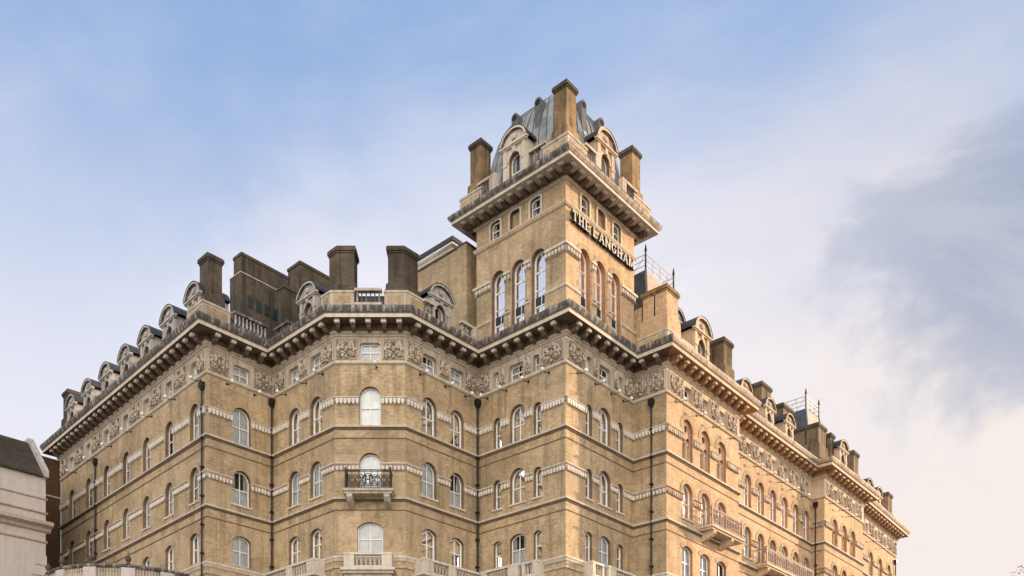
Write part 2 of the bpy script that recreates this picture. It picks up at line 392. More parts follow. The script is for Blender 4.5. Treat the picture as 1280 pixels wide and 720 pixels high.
def put_windows(parent):
    def area(q):
        F, u, h0, kind, w, h = q[:6]; p = F.a+F.d*u; v = V2(p.x, p.y); dd = v.length
        s = w*h*abs(v.normalized().dot(F.n))/(dd*dd)
        y = 1020-1115*(h0+h/2)/p.y
        return s*(0 if y > 725 else 1)
    order = sorted(WINDOWS, key=area, reverse=True)
    far = {}
    for k, q in enumerate(order):
        F, u, h0 = q[:3]; mw = F.at(u, 0, h0)
        if k < 100:
            if q[3:] not in WCACHE:
                WCACHE[q[3:]] = {n: mb.mesh(n) for n, mb in win_mbs(*q[3:]).items() if mb.f}
            ms = WCACHE[q[3:]]
            w = obj('window', ms['window'], parent, mw)
            for n in ms:
                if n != 'window': obj(n, ms[n], w, mw)
        else:
            if not far: one = MB(); far = {n: one for n in ('window', 'pane', 'curtain', 'sill', 'tracery')}
            win_mbs(*q[3:], far, WF.inverted() @ mw)
    if far: tag(part('window', one, parent, WF), 'small round arched windows of the far end of the long facade', kind='stuff')

def wall(F, strips, ops, parent, key, rev, ring=True, off=0, label=None, name='wall', windows=True, ends=None):
    """brick face with real openings; ops = list of (u, h0, kind, w, h, depth, curtain, sill, tracery)"""
    mb = MB(); u0, u1 = ends or (0, F.L)
    for ha, hb in strips:
        hs = [outline(o[2], o[3], o[4], o[0], o[1]) for o in ops if ha < o[1]+.3*o[4] < hb]
        mb.tess([(u0, ha), (u1, ha), (u1, hb), (u0, hb)], hs, -off, key)
    for o in ops:
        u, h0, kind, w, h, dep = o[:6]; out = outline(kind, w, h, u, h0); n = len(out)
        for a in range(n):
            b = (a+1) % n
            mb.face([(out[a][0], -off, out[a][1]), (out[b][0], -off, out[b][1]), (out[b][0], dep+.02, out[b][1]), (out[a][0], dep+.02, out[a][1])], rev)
        if ring and kind in ('arch', 'seg'):
            rw = .30 if w > .9 else .22
            i2 = out[2:]; zc = (h0+h-w/2) if kind == 'arch' else h0+h-w*.9
            o2 = [(u+(x-u)*(1+rw/(w/2)), zc+(z-zc)*(1+rw/(w/2 if kind == 'arch' else w*.9))) for x, z in i2]
            for a in range(len(i2)-1):
                mb.face([(i2[a][0], -off-.03, i2[a][1]), (i2[a+1][0], -off-.03, i2[a+1][1]), (o2[a+1][0], -off-.03, o2[a+1][1]), (o2[a][0], -off-.03, o2[a][1])], 'arch')
                mb.face([(o2[a][0], -off-.03, o2[a][1]), (o2[a+1][0], -off-.03, o2[a+1][1]), (o2[a+1][0], 0, o2[a+1][1]), (o2[a][0], 0, o2[a][1])], 'band_dark')
                mb.face([(i2[a][0], -off-.03, i2[a][1]), (i2[a+1][0], -off-.03, i2[a+1][1]), (i2[a+1][0], 0, i2[a+1][1]), (i2[a][0], 0, i2[a][1])], 'arch')
        if windows and o[6] != 'blank': WINDOWS.append((F, u, h0, kind, w, h, dep, o[6], o[7], o[8]))
        if o[6] == 'blank': mb.face([(a, dep, b) for a, b in out], key)
    return part(name, mb, parent, F.M, label=label)

def side_prism(mb, poly, x0, x1, key, front=None):
    """prism of a (y, z) profile between x0 and x1"""
    n = len(poly)
    mb.face([(x0, *p) for p in poly], key); mb.face([(x1, *p) for p in reversed(poly)], key)
    for i in range(n):
        a, b = poly[i], poly[(i+1) % n]; mb.face([(x0, *a), (x1, *a), (x1, *b), (x0, *b)], key)
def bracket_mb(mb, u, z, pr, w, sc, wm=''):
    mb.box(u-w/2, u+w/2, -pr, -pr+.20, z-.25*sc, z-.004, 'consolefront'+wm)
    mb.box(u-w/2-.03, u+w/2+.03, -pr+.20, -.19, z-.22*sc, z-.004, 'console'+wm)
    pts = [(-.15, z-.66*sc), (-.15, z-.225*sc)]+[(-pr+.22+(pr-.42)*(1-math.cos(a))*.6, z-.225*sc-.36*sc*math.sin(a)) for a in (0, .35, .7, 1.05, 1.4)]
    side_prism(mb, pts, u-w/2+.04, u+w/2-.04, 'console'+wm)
BR = {}
def modillions(o, f, u0, u1, pitch, z, pr=.95, w=.32, sc=.78, single=True, wm=''):
    """carved brackets under the cornice soffit, each a part of the cornice"""
    k = max(1, round((u1-u0)/pitch)); us = [u0+(u1-u0)*i/k for i in range(k+1)] if u1 > u0 else [u0]
    key = (pr, w, sc, wm)
    if single:
        if key not in BR: m = MB(); bracket_mb(m, 0, 0, *key); BR[key] = m.mesh('bracket')
        for u in us: obj('bracket', BR[key], o, f.at(u, 0, z))
    else:
        m = MB()
        for u in us: bracket_mb(m, u, z, *key)
        tag(part('bracket', m, o, f.M), kind='stuff')

# ------------------------------------------------------------------ ground
def sheet(name, pts, z, key, kind='structure'):
    mb = MB(); mb.face([(x, y, z) for x, y in pts], key); o = part(name, mb, None, Matrix()); return tag(o, kind=kind)
M['paving'] = stone_mat('york_paving', (.15, .135, .12), (.09, .08, .07), .4, .5)
M['asphalt'] = flat_mat('asphalt', (.06, .06, .062), .9, 0, .3, 4)
M['line'] = flat_mat('road_line', (.75, .74, .70), .7, 0, .15)
sheet('ground', [(-900, -900), (900, -900), (900, 900), (-900, 900)], -.12, 'paving')
sheet('road', [(-200, 14), (200, 14), (200, 30), (-200, 30)], -.11, 'asphalt')
sheet('road_marking', [(-200, 21.9), (200, 21.9), (200, 22.1), (-200, 22.1)], -.106, 'line')
mb = MB(); mb.box(-120, 120, 30, 150, -.119, 0, 'paving'); tag(part('pavement', mb, None, Matrix()), kind='structure')

# ------------------------------------------------------------------ hotel: plan
P = dict(p0=V2(-38.12, 75.40), p1=V2(-19.50, 57.00), p2=V2(-16.24, 60.55), p3=V2(-11.08, 55.88), p4=V2(-6.68, 55.88), p5=V2(-2.30, 60.64),
         p6=V2(3.35, 55.69), p7=V2(8.31, 61.33), p8=V2(10.32, 59.60), p9a=V2(17.10, 67.37), p9c=V2(16.29, 68.07), p10=V2(26.85, 80.05),
         p11=V2(27.76, 79.26), p12a=V2(34.0, 86.46), p12c=V2(33.3, 87.07), p13=V2(41.99, 97.73))
R0 = P['p0']+12*V2(.70, .71); R13 = P['p13']+12*V2(-.754, .657)
PTS = [R0]+list(P.values())+[R13]
FS = polyfaces(PTS); NAMES = ['back0', 'L', 'recess', 'flankL', 'bay', 'flankR', 'towL', 'towR', 'pier', 'R1', 'step1', 'R2', 'step2', 'R3', 'step3', 'R4', 'back1']
F = dict(zip(NAMES, FS))
hotel = thing('hotel_building', (0, 60, 0), 'grand yellow brick corner hotel with a domed tower, round arched windows and bracketed cornices', 'hotel')
S1, S2, S3, HF = 24.43, 19.93, 16.25, 28.40
STR = [(-1.7, 16.3), (16.3, 20.0), (20.0, 24.44), (24.44, 28.42)]
LC = [2.56, 6.20, 9.90, 13.55, 17.10, 20.75, 24.45]
rnd = random.Random(11)
def cur(pale=.5):
    r = rnd.random()
    return 'net' if r < pale else ('half' if r < pale+.2 else ('drape' if r < pale+.4 else 'none'))
def rows(us, w, r1=(24.5, 2.38), r2=(20.45, 2.28), r3=(16.45, 1.98), pale=.4, trac=False, w3=None, skip=()):
    o = []
    if 1 not in skip: o += [(u, r1[0], 'arch', w, r1[1], .34, cur(pale*.45), False, trac) for u in us]
    if 2 not in skip: o += [(u, r2[0], 'arch', w, r2[1], .34, cur(pale+.1), True, False) for u in us]
    if 3 not in skip: o += [(u, r3[0], 'seg', w3 or w, r3[1], .30, cur(pale+.35), False, False) for u in us]
    return o
OPS = {k: [] for k in NAMES}
OPS['L'] = rows(LC, 1.25)
OPS['recess'] = rows([2.47], 1.35)
OPS['flankL'] = rows([2.55, 4.96], 1.28, pale=.5)
OPS['bay'] = [(2.2, 24.5, 'arch', 1.34, 2.4, .3, 'net', False, False), (2.2, 20.2, 'arch', 1.34, 2.55, .3, 'net', False, False), (2.2, 16.35, 'seg', 1.62, 2.05, .26, 'net', False, False)]
OPS['flankR'] = rows([2.0, 4.46], 1.28, pale=.5)
for k, us in (('towL', (1.77, 3.55, 5.26)), ('towR', (2.43, 4.17, 5.95))):
    OPS[k] = rows([us[1]], 1.34)+rows([us[0], us[2]], .70, (24.5, 2.02), (20.45, 1.93), (16.45, 1.85))
OPS['R1'] = rows([2.75, 5.22, 7.65], 1.42, (24.5, 2.88), (20.5, 2.45), (16.4, 2.24), pale=.2, trac=True)
OPS['R2'] = rows([3.67, 5.95, 8.2, 10.45, 12.7, 14.9], 1.2, (24.5, 2.6), (20.5, 2.45), skip=(3,), pale=.15)
OPS['R3'] = rows([2.42, 4.70, 6.88], 1.3, (24.5, 2.45), (20.5, 2.3), skip=(3,), pale=.1, trac=True)
OPS['R4'] = rows([5.39, 8.42, 11.45], 1.2, (24.5, 2.5), (20.5, 2.3), skip=(3,), pale=.1)
# frieze windows
def fz(us, w, h=1.02, p=.4): return [(u, 28.56, 'round', w, h, .32, cur(p), False, False) for u in us]
FZ = {k: [] for k in NAMES}
FZ['L'] = fz(LC, .95, 1.02, .0); FZ['recess'] = fz([2.47], 1.2); FZ['flankL'] = fz([2.5, 4.96], 1.15); FZ['bay'] = [(2.2, 28.56, 'round', 1.30, 1.06, .26, 'net', False, False)]
FZ['flankR'] = fz([2.02, 4.46], 1.2); FZ['towL'] = fz([3.45], 1.26)+fz([1.7, 5.16], .52); FZ['towR'] = fz([4.17], 1.26)+fz([2.4, 5.95], .52)
FZ['R1'] = fz([2.75, 5.2, 7.65], 1.0); FZ['R2'] = fz([3.67, 5.95, 8.2, 10.45, 12.7, 14.9], .95); FZ['R3'] = fz([2.42, 4.7, 6.88], .9); FZ['R4'] = fz([3.9, 6.9, 9.9], .8)
WARM = {'R1', 'R2', 'R3', 'R4', 'towR', 'pier'}
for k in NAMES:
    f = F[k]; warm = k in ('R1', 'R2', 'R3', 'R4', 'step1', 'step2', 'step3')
    key = 'brick_sunlit' if warm else 'brick'; rv = 'reveal_red' if warm else 'reveal'
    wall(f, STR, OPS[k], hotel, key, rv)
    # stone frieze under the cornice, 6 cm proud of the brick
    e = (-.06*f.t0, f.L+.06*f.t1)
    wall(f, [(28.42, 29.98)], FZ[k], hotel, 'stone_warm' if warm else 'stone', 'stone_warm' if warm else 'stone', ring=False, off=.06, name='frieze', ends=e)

def between(f, ops, u0=None, u1=None):
    """wall stretches left over between openings"""
    xs = sorted((o[0]-o[3]/2, o[0]+o[3]/2) for o in ops); out = []; a = None
    for l, r in xs: out.append((a, l)); a = r
    out.append((a, None)); return out
# mouldings, strings, scalloped impost bands, cornice
for k in NAMES:
    f = F[k]; warm = k in ('R1', 'R2', 'R3', 'R4', 'step1', 'step2', 'step3')
    st = 'stone_warm' if warm else 'stone'
    def ms(name, *a, **kw):
        q = MB(); moulding(q, f, *a, **kw); part(name, q, hotel, f.M)
    for S in (S1, S2):
        ms('string_course', [(0, S-.24), (.06, S-.22), (.09, S-.15), (.16, S-.12), (.19, S-.03), (.17, S), (0, S+.05)], st, keys=['ledge', 'ledge', 'console', 'stone_clean', 'stone_clean', 'stone_clean'])
        ms('ledge', [(0, S-.80), (.04, S-.79), (.04, S-.74), (0, S-.72)], 'ledge')
    ms('string_course', [(0, S3-.30), (.06, S3-.28), (.12, S3-.12), (.16, S3-.1), (.16, S3+.02), (0, S3+.06)], 'stone_clean')
    ms('ledge', [(0, S3-.75), (.08, S3-.73), (.10, S3-.60), (0, S3-.58)], 'stone')
    ms('frieze_moulding', [(0, 28.26), (.10, 28.30), (.14, 28.36), (.14, 28.43), (.06, 28.46)], 'stone_clean' if not warm else st)
    for row, (za, zb) in enumerate(((25.80, 26.22), (21.60, 22.08))):
        oo = [o for o in OPS[k] if abs(o[1]-(24.5, 20.45)[row]) < .4]
        for a, b in between(f, oo):
            if k.startswith('back'): continue
            mb = MB()
            bk = 'carved' if not warm else 'terracotta_and_glow'
            moulding(mb, f, [(0, za+.12), (.08, za+.12), (.09, zb-.10), (.18, zb-.06), (.18, zb), (0, zb+.02)], 'stone_clean' if not warm else 'stone_warm', a, b,
                     keys=['stone', bk, 'stone_white' if not warm else 'carved', 'stone_clean' if not warm else bk, 'stone'])
            ua, ub = a if a is not None else .02, b if b is not None else f.L-.02
            n = max(1, round((ub-ua)/.25)); s = (ub-ua)/n
            for i in range(n):
                u = ua+s*(i+.5)
                if row == 0: mb.elev([(u-s*.42, zb-.10), (u-s*.32, za+.05), (u-s*.1, za-.03), (u+s*.1, za-.03), (u+s*.32, za+.05), (u+s*.42, zb-.10)], -.16, -.01, 'stone_white' if not warm else 'carved')
                else:
                    mb.blob((u, -.08, za+.16), (s*.34, .09, .17), 'stone_white' if not warm else 'carved', 6, 4); mb.blob((u+s*.5, -.07, za+.08), (s*.16, .05, .10), 'carved', 5, 3)
            part('impost_band', mb, hotel, f.M)
    mb = MB()
    prof = [(.06, 29.96), (.12, 29.98), (.14, 30.06), (.26, 30.16), (.28, 30.22), (.20, 30.24), (.20, 30.64), (1.12, 30.64), (1.12, 30.86), (1.16, 30.88), (1.18, 30.94), (1.22, 31.00), (1.28, 31.14), (1.28, 31.30), (1.2, 31.36), (-.6, 31.50)]
    ck = 'stone_clean' if not warm else 'stone_warm'
    gk = 'stone_gut2' if warm else 'stone_gut'
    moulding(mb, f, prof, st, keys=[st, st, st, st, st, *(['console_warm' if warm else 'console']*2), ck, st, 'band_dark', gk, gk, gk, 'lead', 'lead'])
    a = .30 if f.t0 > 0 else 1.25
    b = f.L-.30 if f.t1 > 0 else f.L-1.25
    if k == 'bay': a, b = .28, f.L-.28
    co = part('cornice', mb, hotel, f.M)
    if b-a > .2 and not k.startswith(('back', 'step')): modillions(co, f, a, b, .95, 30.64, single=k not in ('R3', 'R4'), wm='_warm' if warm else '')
    elif k == 'pier': modillions(co, f, f.L/2, f.L/2, 1, 30.64)

# ------------------------------------------------------------------ carved panels of the frieze
def carved_panel(w, h=1.30, style=0):
    mb = MB(); r = random.Random(style); c = 'carved'
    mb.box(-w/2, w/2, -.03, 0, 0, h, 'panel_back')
    for s in (-1, 1): mb.box(s*w/2-.03, s*w/2+.03, -.09, 0, 0, h, 'stone')
    k = w/1.4; cz = h*.5
    mb.blob((0, -.12, cz-.02), (.12*k, .10, .20), 'terracotta_and_glow', 10, 6)            # shield, with the orange lamp glow on it put into its colour
    mb.blob((0, -.2, cz+.36), (.12*k, .12, .13), c, 8, 5)                     # mask
    mb.blob((0, -.12, .16), (.10*k, .08, .12), c, 8, 4)
    for s in (-1, 1):
        for (cx, cz2, R0_, turns, sg) in ((.38, .86, .22, 1.4, 1), (.42, .38, .20, 1.3, -1), (.57, .62, .10, 1.1, 1)):
            pts = []; rr = []
            for i in range(15):
                t = i/14; a = sg*(t*turns*2*math.pi)+math.pi*(.5 if sg > 0 else -.5); q = R0_*(1-.78*t)
                pts.append((s*k*(cx+q*math.cos(a)), -.10-.05*t, cz2+q*math.sin(a))); rr.append(.052-.022*t)
            mb.tube(pts, rr, 'stone_clean' if sg > 0 else c, 5)
        for i in range(6):
            a = R(-70+i*31); q0, q1 = .16, .40+.10*(i % 2); zc = cz-.02
            mb.tube([(s*k*q0*math.cos(a), -.05, zc+q0*math.sin(a)), (s*k*(q0+q1)*.5*math.cos(a+.12), -.13, zc+(q0+q1)*.6*math.sin(a+.12)), (s*k*q1*math.cos(a+.3), -.07, zc+q1*1.1*math.sin(a+.3))], [.03, .06, .015], 'stone_clean' if i % 2 else c, 5)
        for i in range(10):
            mb.blob((s*k*r.uniform(.1, .62), -.08, r.uniform(.12, h-.14)), (.05+.05*r.random(), .05+.06*r.random(), .05+.07*r.random()), r.choice([c, c, 'stone_clean']), 6, 4)
    return mb.mesh('carved_panel')
PCACHE = {}
def panel(k, u, w):
    key = round(w, 1)
    if key not in PCACHE: PCACHE[key] = carved_panel(key, style=int(key*10))
    obj('carved_panel', PCACHE[key], hotel, F[k].at(u, -.06, 28.55))
for u in [(LC[i]+LC[i+1])/2 for i in range(6)]: panel('L', u, 1.9)
panel('L', 1.05, 1.7); panel('L', 25.6, 1.0)
for u, w in ((.78, 1.4), (4.0, 1.4)): panel('recess', u, w)
for u, w in ((.9, 1.4), (3.72, .9), (6.28, 1.2)): panel('flankL', u, w)
for u in (.72, 3.68): panel('bay', u, 1.3)
for u, w in ((.7, 1.2), (3.24, .9), (5.7, 1.2)): panel('flankR', u, w)
for u, w in ((.65, 1.1), (2.3, .5), (4.5, .5), (6.5, 1.7)): panel('towL', u, w)
for u, w in ((1.0, 1.8), (2.98, .5), (5.32, .5), (6.8, 1.1)): panel('towR', u, w)
for u in (.68, 1.97): panel('pier', u, 1.2)
for u, w in ((1.1, 1.8), (3.98, 1.2), (6.42, 1.2), (9.1, 1.5)): panel('R1', u, w)
for u in (2.5, 4.8, 7.08, 9.32, 11.58, 13.8): panel('R2', u, 1.1)
for u, w in ((1.0, 1.5), (3.56, 1.1), (5.8, 1.1), (8.2, 1.3)): panel('R3', u, w)
for u in (2.4, 5.4, 8.4, 11.4, 13.0): panel('R4', u, 1.5)

# ------------------------------------------------------------------ tower
T0 = P['p5']+V2(-.15*.751, .15*.66); T1 = P['p6']; td = (P['p7']-P['p6']).normalized(); T2 = T1+td*7.65; T3 = T2+(T0-T1)
TF = polyfaces([T0, T1, T2, T3], True)
TC = [[1.98, 3.76, 5.47], [1.96, 3.68, 5.40], [1.9, 3.8, 5.7], [1.9, 3.8, 5.7]]
TU = [[1.78, 3.50, 5.25], [2.0, 3.75, 5.55], [1.9, 3.8, 5.7], [1.9, 3.8, 5.7]]
for i, f in enumerate(TF):
    vis = i < 2
    big = [(u, 31.75, 'arch', 1.16, 4.55, .40, ('half', 'drape', 'net')[j], False, False) for j, u in enumerate(TC[i])] if vis else []
    small = [(u, 38.52, 'round', .86, 1.14, .22, 'blank' if j == 1 else 'drape', False, False) for j, u in enumerate(TU[i])] if vis else []
    wall(f, [(31.3, 38.3), (38.3, 40.1)], big+small, hotel, 'brick' if i != 1 else 'brick_sunlit', 'reveal_red' if i == 1 else 'reveal', ring=True, off=0)
    mb = MB()
    moulding(mb, f, [(0, 38.16), (.08, 38.2), (.16, 38.34), (.16, 38.42), (0, 38.46)], 'stone_warm')
    part('string_course', mb, hotel, f.M)
    for o in small:
        mb = MB(); oo = outline('round', 1.16, 1.30, o[0], 38.45); ii = outline('round', .86, 1.14, o[0], 38.52); mb.ring(ii, oo, -.07, 0, 'stone_clean'); mb.ring(oo, oo, -.07, 0, 'stone_clean')
        for a in range(len(ii)):
            b = (a+1) % len(ii); mb.face([(ii[a][0], -.07, ii[a][1]), (ii[b][0], -.07, ii[b][1]), (ii[b][0], 0, ii[b][1]), (ii[a][0], 0, ii[a][1])], 'stone_clean')
        part('window_surround', mb, hotel, f.M)
    for a, b in between(f, big):
        mb = MB()
        bk = 'brick' if i != 1 else 'brick_sunlit'
        moulding(mb, f, [(.10, 31.3), (.10, 33.0), (.18, 33.08), (.2, 33.2), (0, 33.3)], 'stone_warm', a, b, keys=[bk, 'stone', 'stone_clean', 'stone'])
        part('plinth', mb, hotel, f.M); mb = MB()
        moulding(mb, f, [(0, 35.22), (.08, 35.26), (.10, 35.62), (.2, 35.68), (.2, 35.84), (0, 35.9)], 'stone_warm', a, b, keys=['stone', 'carved', 'stone', 'stone_clean', 'stone'])
        ua, ub = a if a is not None else 0, b if b is not None else f.L
        n = max(2, round((ub-ua)/.27))
        for q in range(n):
            u = ua+(ub-ua)*(q+.5)/n; mb.blob((u, -.13, 35.46), (.10, .09, .17), 'stone_clean', 6, 4); mb.blob((u+.12, -.11, 35.36), (.05, .07, .09), 'terracotta_and_glow', 5, 3)
        part('impost_band', mb, hotel, f.M); mb = MB()
        if a is not None and b is not None:      # colonnette on each pier
            mb.lathe([(.2, 33.3), (.17, 33.45), (.15, 35.1), (.2, 35.22)], bk, 10, ((a+b)/2, -.02)); part('colonnette', mb, hotel, f.M)
    mb = MB()
    moulding(mb, f, [(0, 39.76), (.06, 39.77), (.12, 39.82), (.2, 39.86), (.18, 39.88), (.18, 40.14), (1.22, 40.14), (1.22, 40.32), (1.27, 40.34), (1.38, 40.50), (1.40, 40.60), (1.40, 40.68), (1.3, 40.76), (-.8, 40.86)], 'stone_warm',
             keys=['stone_warm' if i == 1 else 'stone']*4+['console', 'console', 'stone_clean', 'stone_clean', 'stone', *(['stone_gut'] if i != 1 else ['stone_gut2'])*2, 'stone_gut', 'lead', 'lead'][1:])
    co = part('cornice', mb, hotel, f.M)
    modillions(co, f, -.35, f.L+.35, .86, 40.14, 1.0, .34, .40, single=i < 2)

# ------------------------------------------------------------------ balustrades
BAL = {}
def baluster_mb(mb, z0, h, r, key, c=(0, 0)):
    mb.lathe([(r*.9, z0), (r*.5, z0+h*.1), (r, z0+h*.32), (r*.45, z0+h*.72), (r*.8, z0+h*.9), (r*.8, z0+h)], key, 8, c)
def baluster_row(o, mw, u0, u1, y, z0, z1, key, pitch=.27, r=.075, bulk=None):
    n = max(1, round((u1-u0)/pitch)); h = round(z1-z0, 3)
    for i in range(n):
        u = u0+(u1-u0)*(i+.5)/n
        if bulk: baluster_mb(bulk, z0, h, r, key, (u, y)); continue
        if (h, r, key) not in BAL: m = MB(); baluster_mb(m, 0, h, r, key); BAL[h, r, key] = m.mesh('baluster', True)
        obj('baluster', BAL[h, r, key], o, mw @ Matrix.Translation((u, y, z0)))
def balustrade(parent, mw, u0, u1, z0, z1, key='stone', dark=None, y=0, t=.22, piers=()):
    mb = MB(); d = dark or key
    mb.box(u0, u1, y-t/2-.03, y+t/2+.03, z0, z0+.16, key); mb.box(u0, u1, y-t/2-.06, y+t/2+.06, z1-.16, z1, key)
    xs = [u0]
    for a, b in piers:
        mb.box(a, b, y-t/2-.05, y+t/2+.05, z0+.16, z1-.16, key); xs += [a, b]
    xs.append(u1); o = part('balustrade', mb, parent, mw)
    for a, b in zip(xs[::2], xs[1::2]):
        if b-a > .15: baluster_row(o, mw, a+.03, b-.03, y, z0+.16, z1-.16, d)
    return o

# parapets on the main cornice
balustrade(hotel, F['recess'].at(0, 0, 0), 1.4, 3.9, 31.52, 32.55, 'stone_gut', 'stone_dorm', -.8)
balustrade(hotel, F['bay'].at(0, 0, 0), 1.36, 3.04, 31.52, 32.55, 'stone', 'stone_gut', -.75)
balustrade(hotel, F['flankR'].at(0, 0, 0), .9, 1.75, 31.52, 32.5, 'stone', 'stone_gut', -.7)
balustrade(hotel, F['flankR'].at(0, 0, 0), 4.1, 5.5, 31.52, 32.45, 'stone', 'stone_gut', -.7, piers=[(5.1, 5.5)])
balustrade(hotel, F['flankL'].at(0, 0, 0), 1.2, 2.9, 31.52, 32.3, 'stone_gut', 'stone_gut', -.6)
balustrade(hotel, F['R1'].at(0, 0, 0), 1.6, 3.2, 31.52, 32.5, 'stone_warm', 'stone', -.1)
for f in TF[:2]:
    balustrade(hotel, f.at(0, 0, 0), .9, 2.55, 40.86, 42.15, 'stone', 'stone_gut', -.75, piers=[(2.0, 2.55)])
    balustrade(hotel, f.at(0, 0, 0), 4.95, 6.75, 40.86, 42.15, 'stone', 'stone_gut', -.75, piers=[(4.95, 5.4)])

# ------------------------------------------------------------------ roof
roof = MB()
for k in NAMES:
    f = F[k]
    if k in ('towL', 'towR'): continue
    moulding(roof, f, [(-.35, 31.5), (-.9, 32.0), (-1.9, 33.5)], 'slate'); moulding(roof, f, [(-1.9, 33.5), (-1.8, 33.62), (-2.1, 33.68)], 'lead')
inner = []
for i in range(len(PTS)):
    a, b = FS[max(i-1, 0)], FS[min(i, len(FS)-1)]
    q = PTS[i]-2.0*(a.n+b.n)/(1+a.n.dot(b.n)); inner.append((q.x, q.y))
rp = part('roof', roof, hotel, WF)
for o in [rp]: bpy.data.objects.remove(o)
for k in NAMES:
    if k in ('towL', 'towR') or k.startswith('step'): continue
    f = F[k]; mb = MB(); moulding(mb, f, [(-.35, 31.5), (-.9, 32.0), (-1.9, 33.5)], 'slate'); moulding(mb, f, [(-1.9, 33.5), (-1.8, 33.62), (-2.1, 33.68)], 'lead')
    part('roof_slope', mb, hotel, f.M)
mb = MB(); mb.T = Matrix()
loop = [Vector((x, y, 0)) for x, y in inner]
for t in geometry.tessellate_polygon([loop]): mb.face([(loop[i].x, loop[i].y, 33.6) for i in t], 'lead')
q0, q13 = PTS[0], PTS[-1]
mb.face([(q0.x, q0.y, -1.7), (q13.x, q13.y, -1.7), (q13.x, q13.y, 33.6), (q0.x, q0.y, 33.6)], 'brick')
part('flat_roof', mb, hotel, WF)

# ------------------------------------------------------------------ dormers
def dormer(parent, mw, w, hb, hp, depth, st, wall_key=None, glassy='drape'):
    """stone dormer: front with arched opening, segmental pediment, lead barrel roof, window"""
    fr = MB(); ow, oh = w*.50, hb*.78; o0 = hb*.02
    op = outline('arch', ow, oh, 0, o0)
    fr.tess([(-w/2, 0), (w/2, 0), (w/2, hb), (-w/2, hb)], [[(a, b+.004) for a, b in op]], 0, st)
    n = len(op)
    for a in range(n):
        b = (a+1) % n; fr.face([(op[a][0], 0, op[a][1]+.004), (op[b][0], 0, op[b][1]+.004), (op[b][0], .35, op[b][1]+.004), (op[a][0], .35, op[a][1]+.004)], 'reveal')
    for s in (-1, 1):
        fr.face([(s*w/2, 0, 0), (s*w/2, depth, 0), (s*w/2, depth, hb), (s*w/2, 0, hb)], st)
        fr.box(s*(w/2-.16)-.15, s*(w/2-.16)+.15, -.09, -.003, 0, hb*.93, st)
        fr.box(s*(w/2-.16)-.18, s*(w/2-.16)+.18, -.13, -.003, hb*.55, hb*.60, st)
        side_prism(fr, [(.0, .0), (.0, .75), (.35, .5), (.6, .15), (.6, 0)], s*(w/2+.02) if s > 0 else -w/2-.32, s*(w/2+.32) if s > 0 else -w/2-.02, st)
    ro = ow/2+.16; zc = o0+oh-ow/2
    arc = [(math.pi*k/12) for k in range(13)]
    for a, b in zip(arc, arc[1:]):
        p = [(ow/2*math.cos(a), zc+ow/2*math.sin(a)), (ow/2*math.cos(b), zc+ow/2*math.sin(b)), (ro*math.cos(b), zc+ro*math.sin(b)), (ro*math.cos(a), zc+ro*math.sin(a))]
        fr.elev(p, -.06, -.003, st)
    fr.elev([(-.10, zc+ow/2-.03), (.10, zc+ow/2-.03), (.14, zc+ow/2+.32), (-.14, zc+ow/2+.32)], -.15, -.003, st)
    d = part('dormer', fr, parent, mw)
    pe = MB(); wp = w/2+.22; Rr = (wp*wp+hp*hp)/(2*hp); a0 = math.asin(min(1, wp/Rr)) if hp < wp else math.pi/2
    arc = [a0*(1-2*k/14) for k in range(15)]; z0 = hb+.004
    top = [(Rr*math.sin(a), z0+hp-Rr+Rr*math.cos(a)) for a in arc]
    bot = [(x*.84, z0+.10+(z-z0)*.74) for x, z in top]
    pe.box(-wp, wp, -.22, -.003, hb-.12, hb, st); pe.box(-wp+.06, wp-.06, -.15, -.003, hb-.2, hb-.12, st)
    pe.elev([(x*.985, z) for x, z in bot][::-1]+[], -.05, .05, st)
    mb2 = top+bot[::-1]
    for i in range(14): pe.elev([top[i], top[i+1], bot[i+1], bot[i]], -.24, .1, st, 'stone_gut')
    pe.blob((0, -.1, z0+hp*.42), (.22, .10, hp*.2), st, 8, 4)
    part('pediment', pe, d, mw)
    rf = MB(); rf.grid([[(x*1.02, -.27, z+.035) for x, z in top], [(x*1.02, depth, z+.035) for x, z in top]], 'lead_dark')
    rf.grid([[(x*1.02, -.27, z+.035) for x, z in top], [(x, -.24, z-.01) for x, z in top]], 'lead_dark'); rf.face([(x, depth, z) for x, z in top], 'lead')
    part('dormer_roof', rf, d, mw)
    wm = win_mbs('arch', ow, oh, .34, glassy, False, False); one = MB(); win_mbs('arch', ow, oh, .34, glassy, False, False, {k: one for k in wm}, Matrix.Translation((0, 0, o0)))
    part('window', one, d, mw); return d
for u in LC: dormer(hotel, F['L'].at(u, .02, 31.5), 1.85, 2.3, .9, 1.9, 'stone_dorm', glassy='none')
dormer(hotel, F['flankL'].at(4.15, -.02, 31.5), 1.75, 2.1, .85, 2.0, 'stone_dorm')
dormer(hotel, F['flankR'].at(2.95, -.02, 31.5), 1.75, 2.1, .85, 2.0, 'stone_dorm')
dormer(hotel, F['R1'].at(4.65, -.02, 31.5), 2.0, 2.65, 1.0, 2.0, 'stone_warm')
dormer(hotel, F['R1'].at(3.6, 1.4, 31.5), 1.5, 3.6, .8, 1.5, 'stone_dorm')
for u in (3.1, 7.36, 11.2): dormer(hotel, F['R2'].at(u, -.02, 31.5), 1.6, 2.1, .8, 2.0, 'stone_warm')
dormer(hotel, F['R3'].at(4.2, -.02, 31.5), 1.8, 2.3, .85, 2.0, 'stone_warm')
for u in (4.5, 7.6): dormer(hotel, F['R4'].at(u, -.02, 31.5), 1.6, 1.9, .8, 2.0, 'stone_warm')
for i, f in enumerate(TF):
    dormer(hotel, f.at(3.75, -.35, 40.88), 1.9, 2.85, .95, 2.5, 'stone_clean' if i == 0 else 'stone_warm')

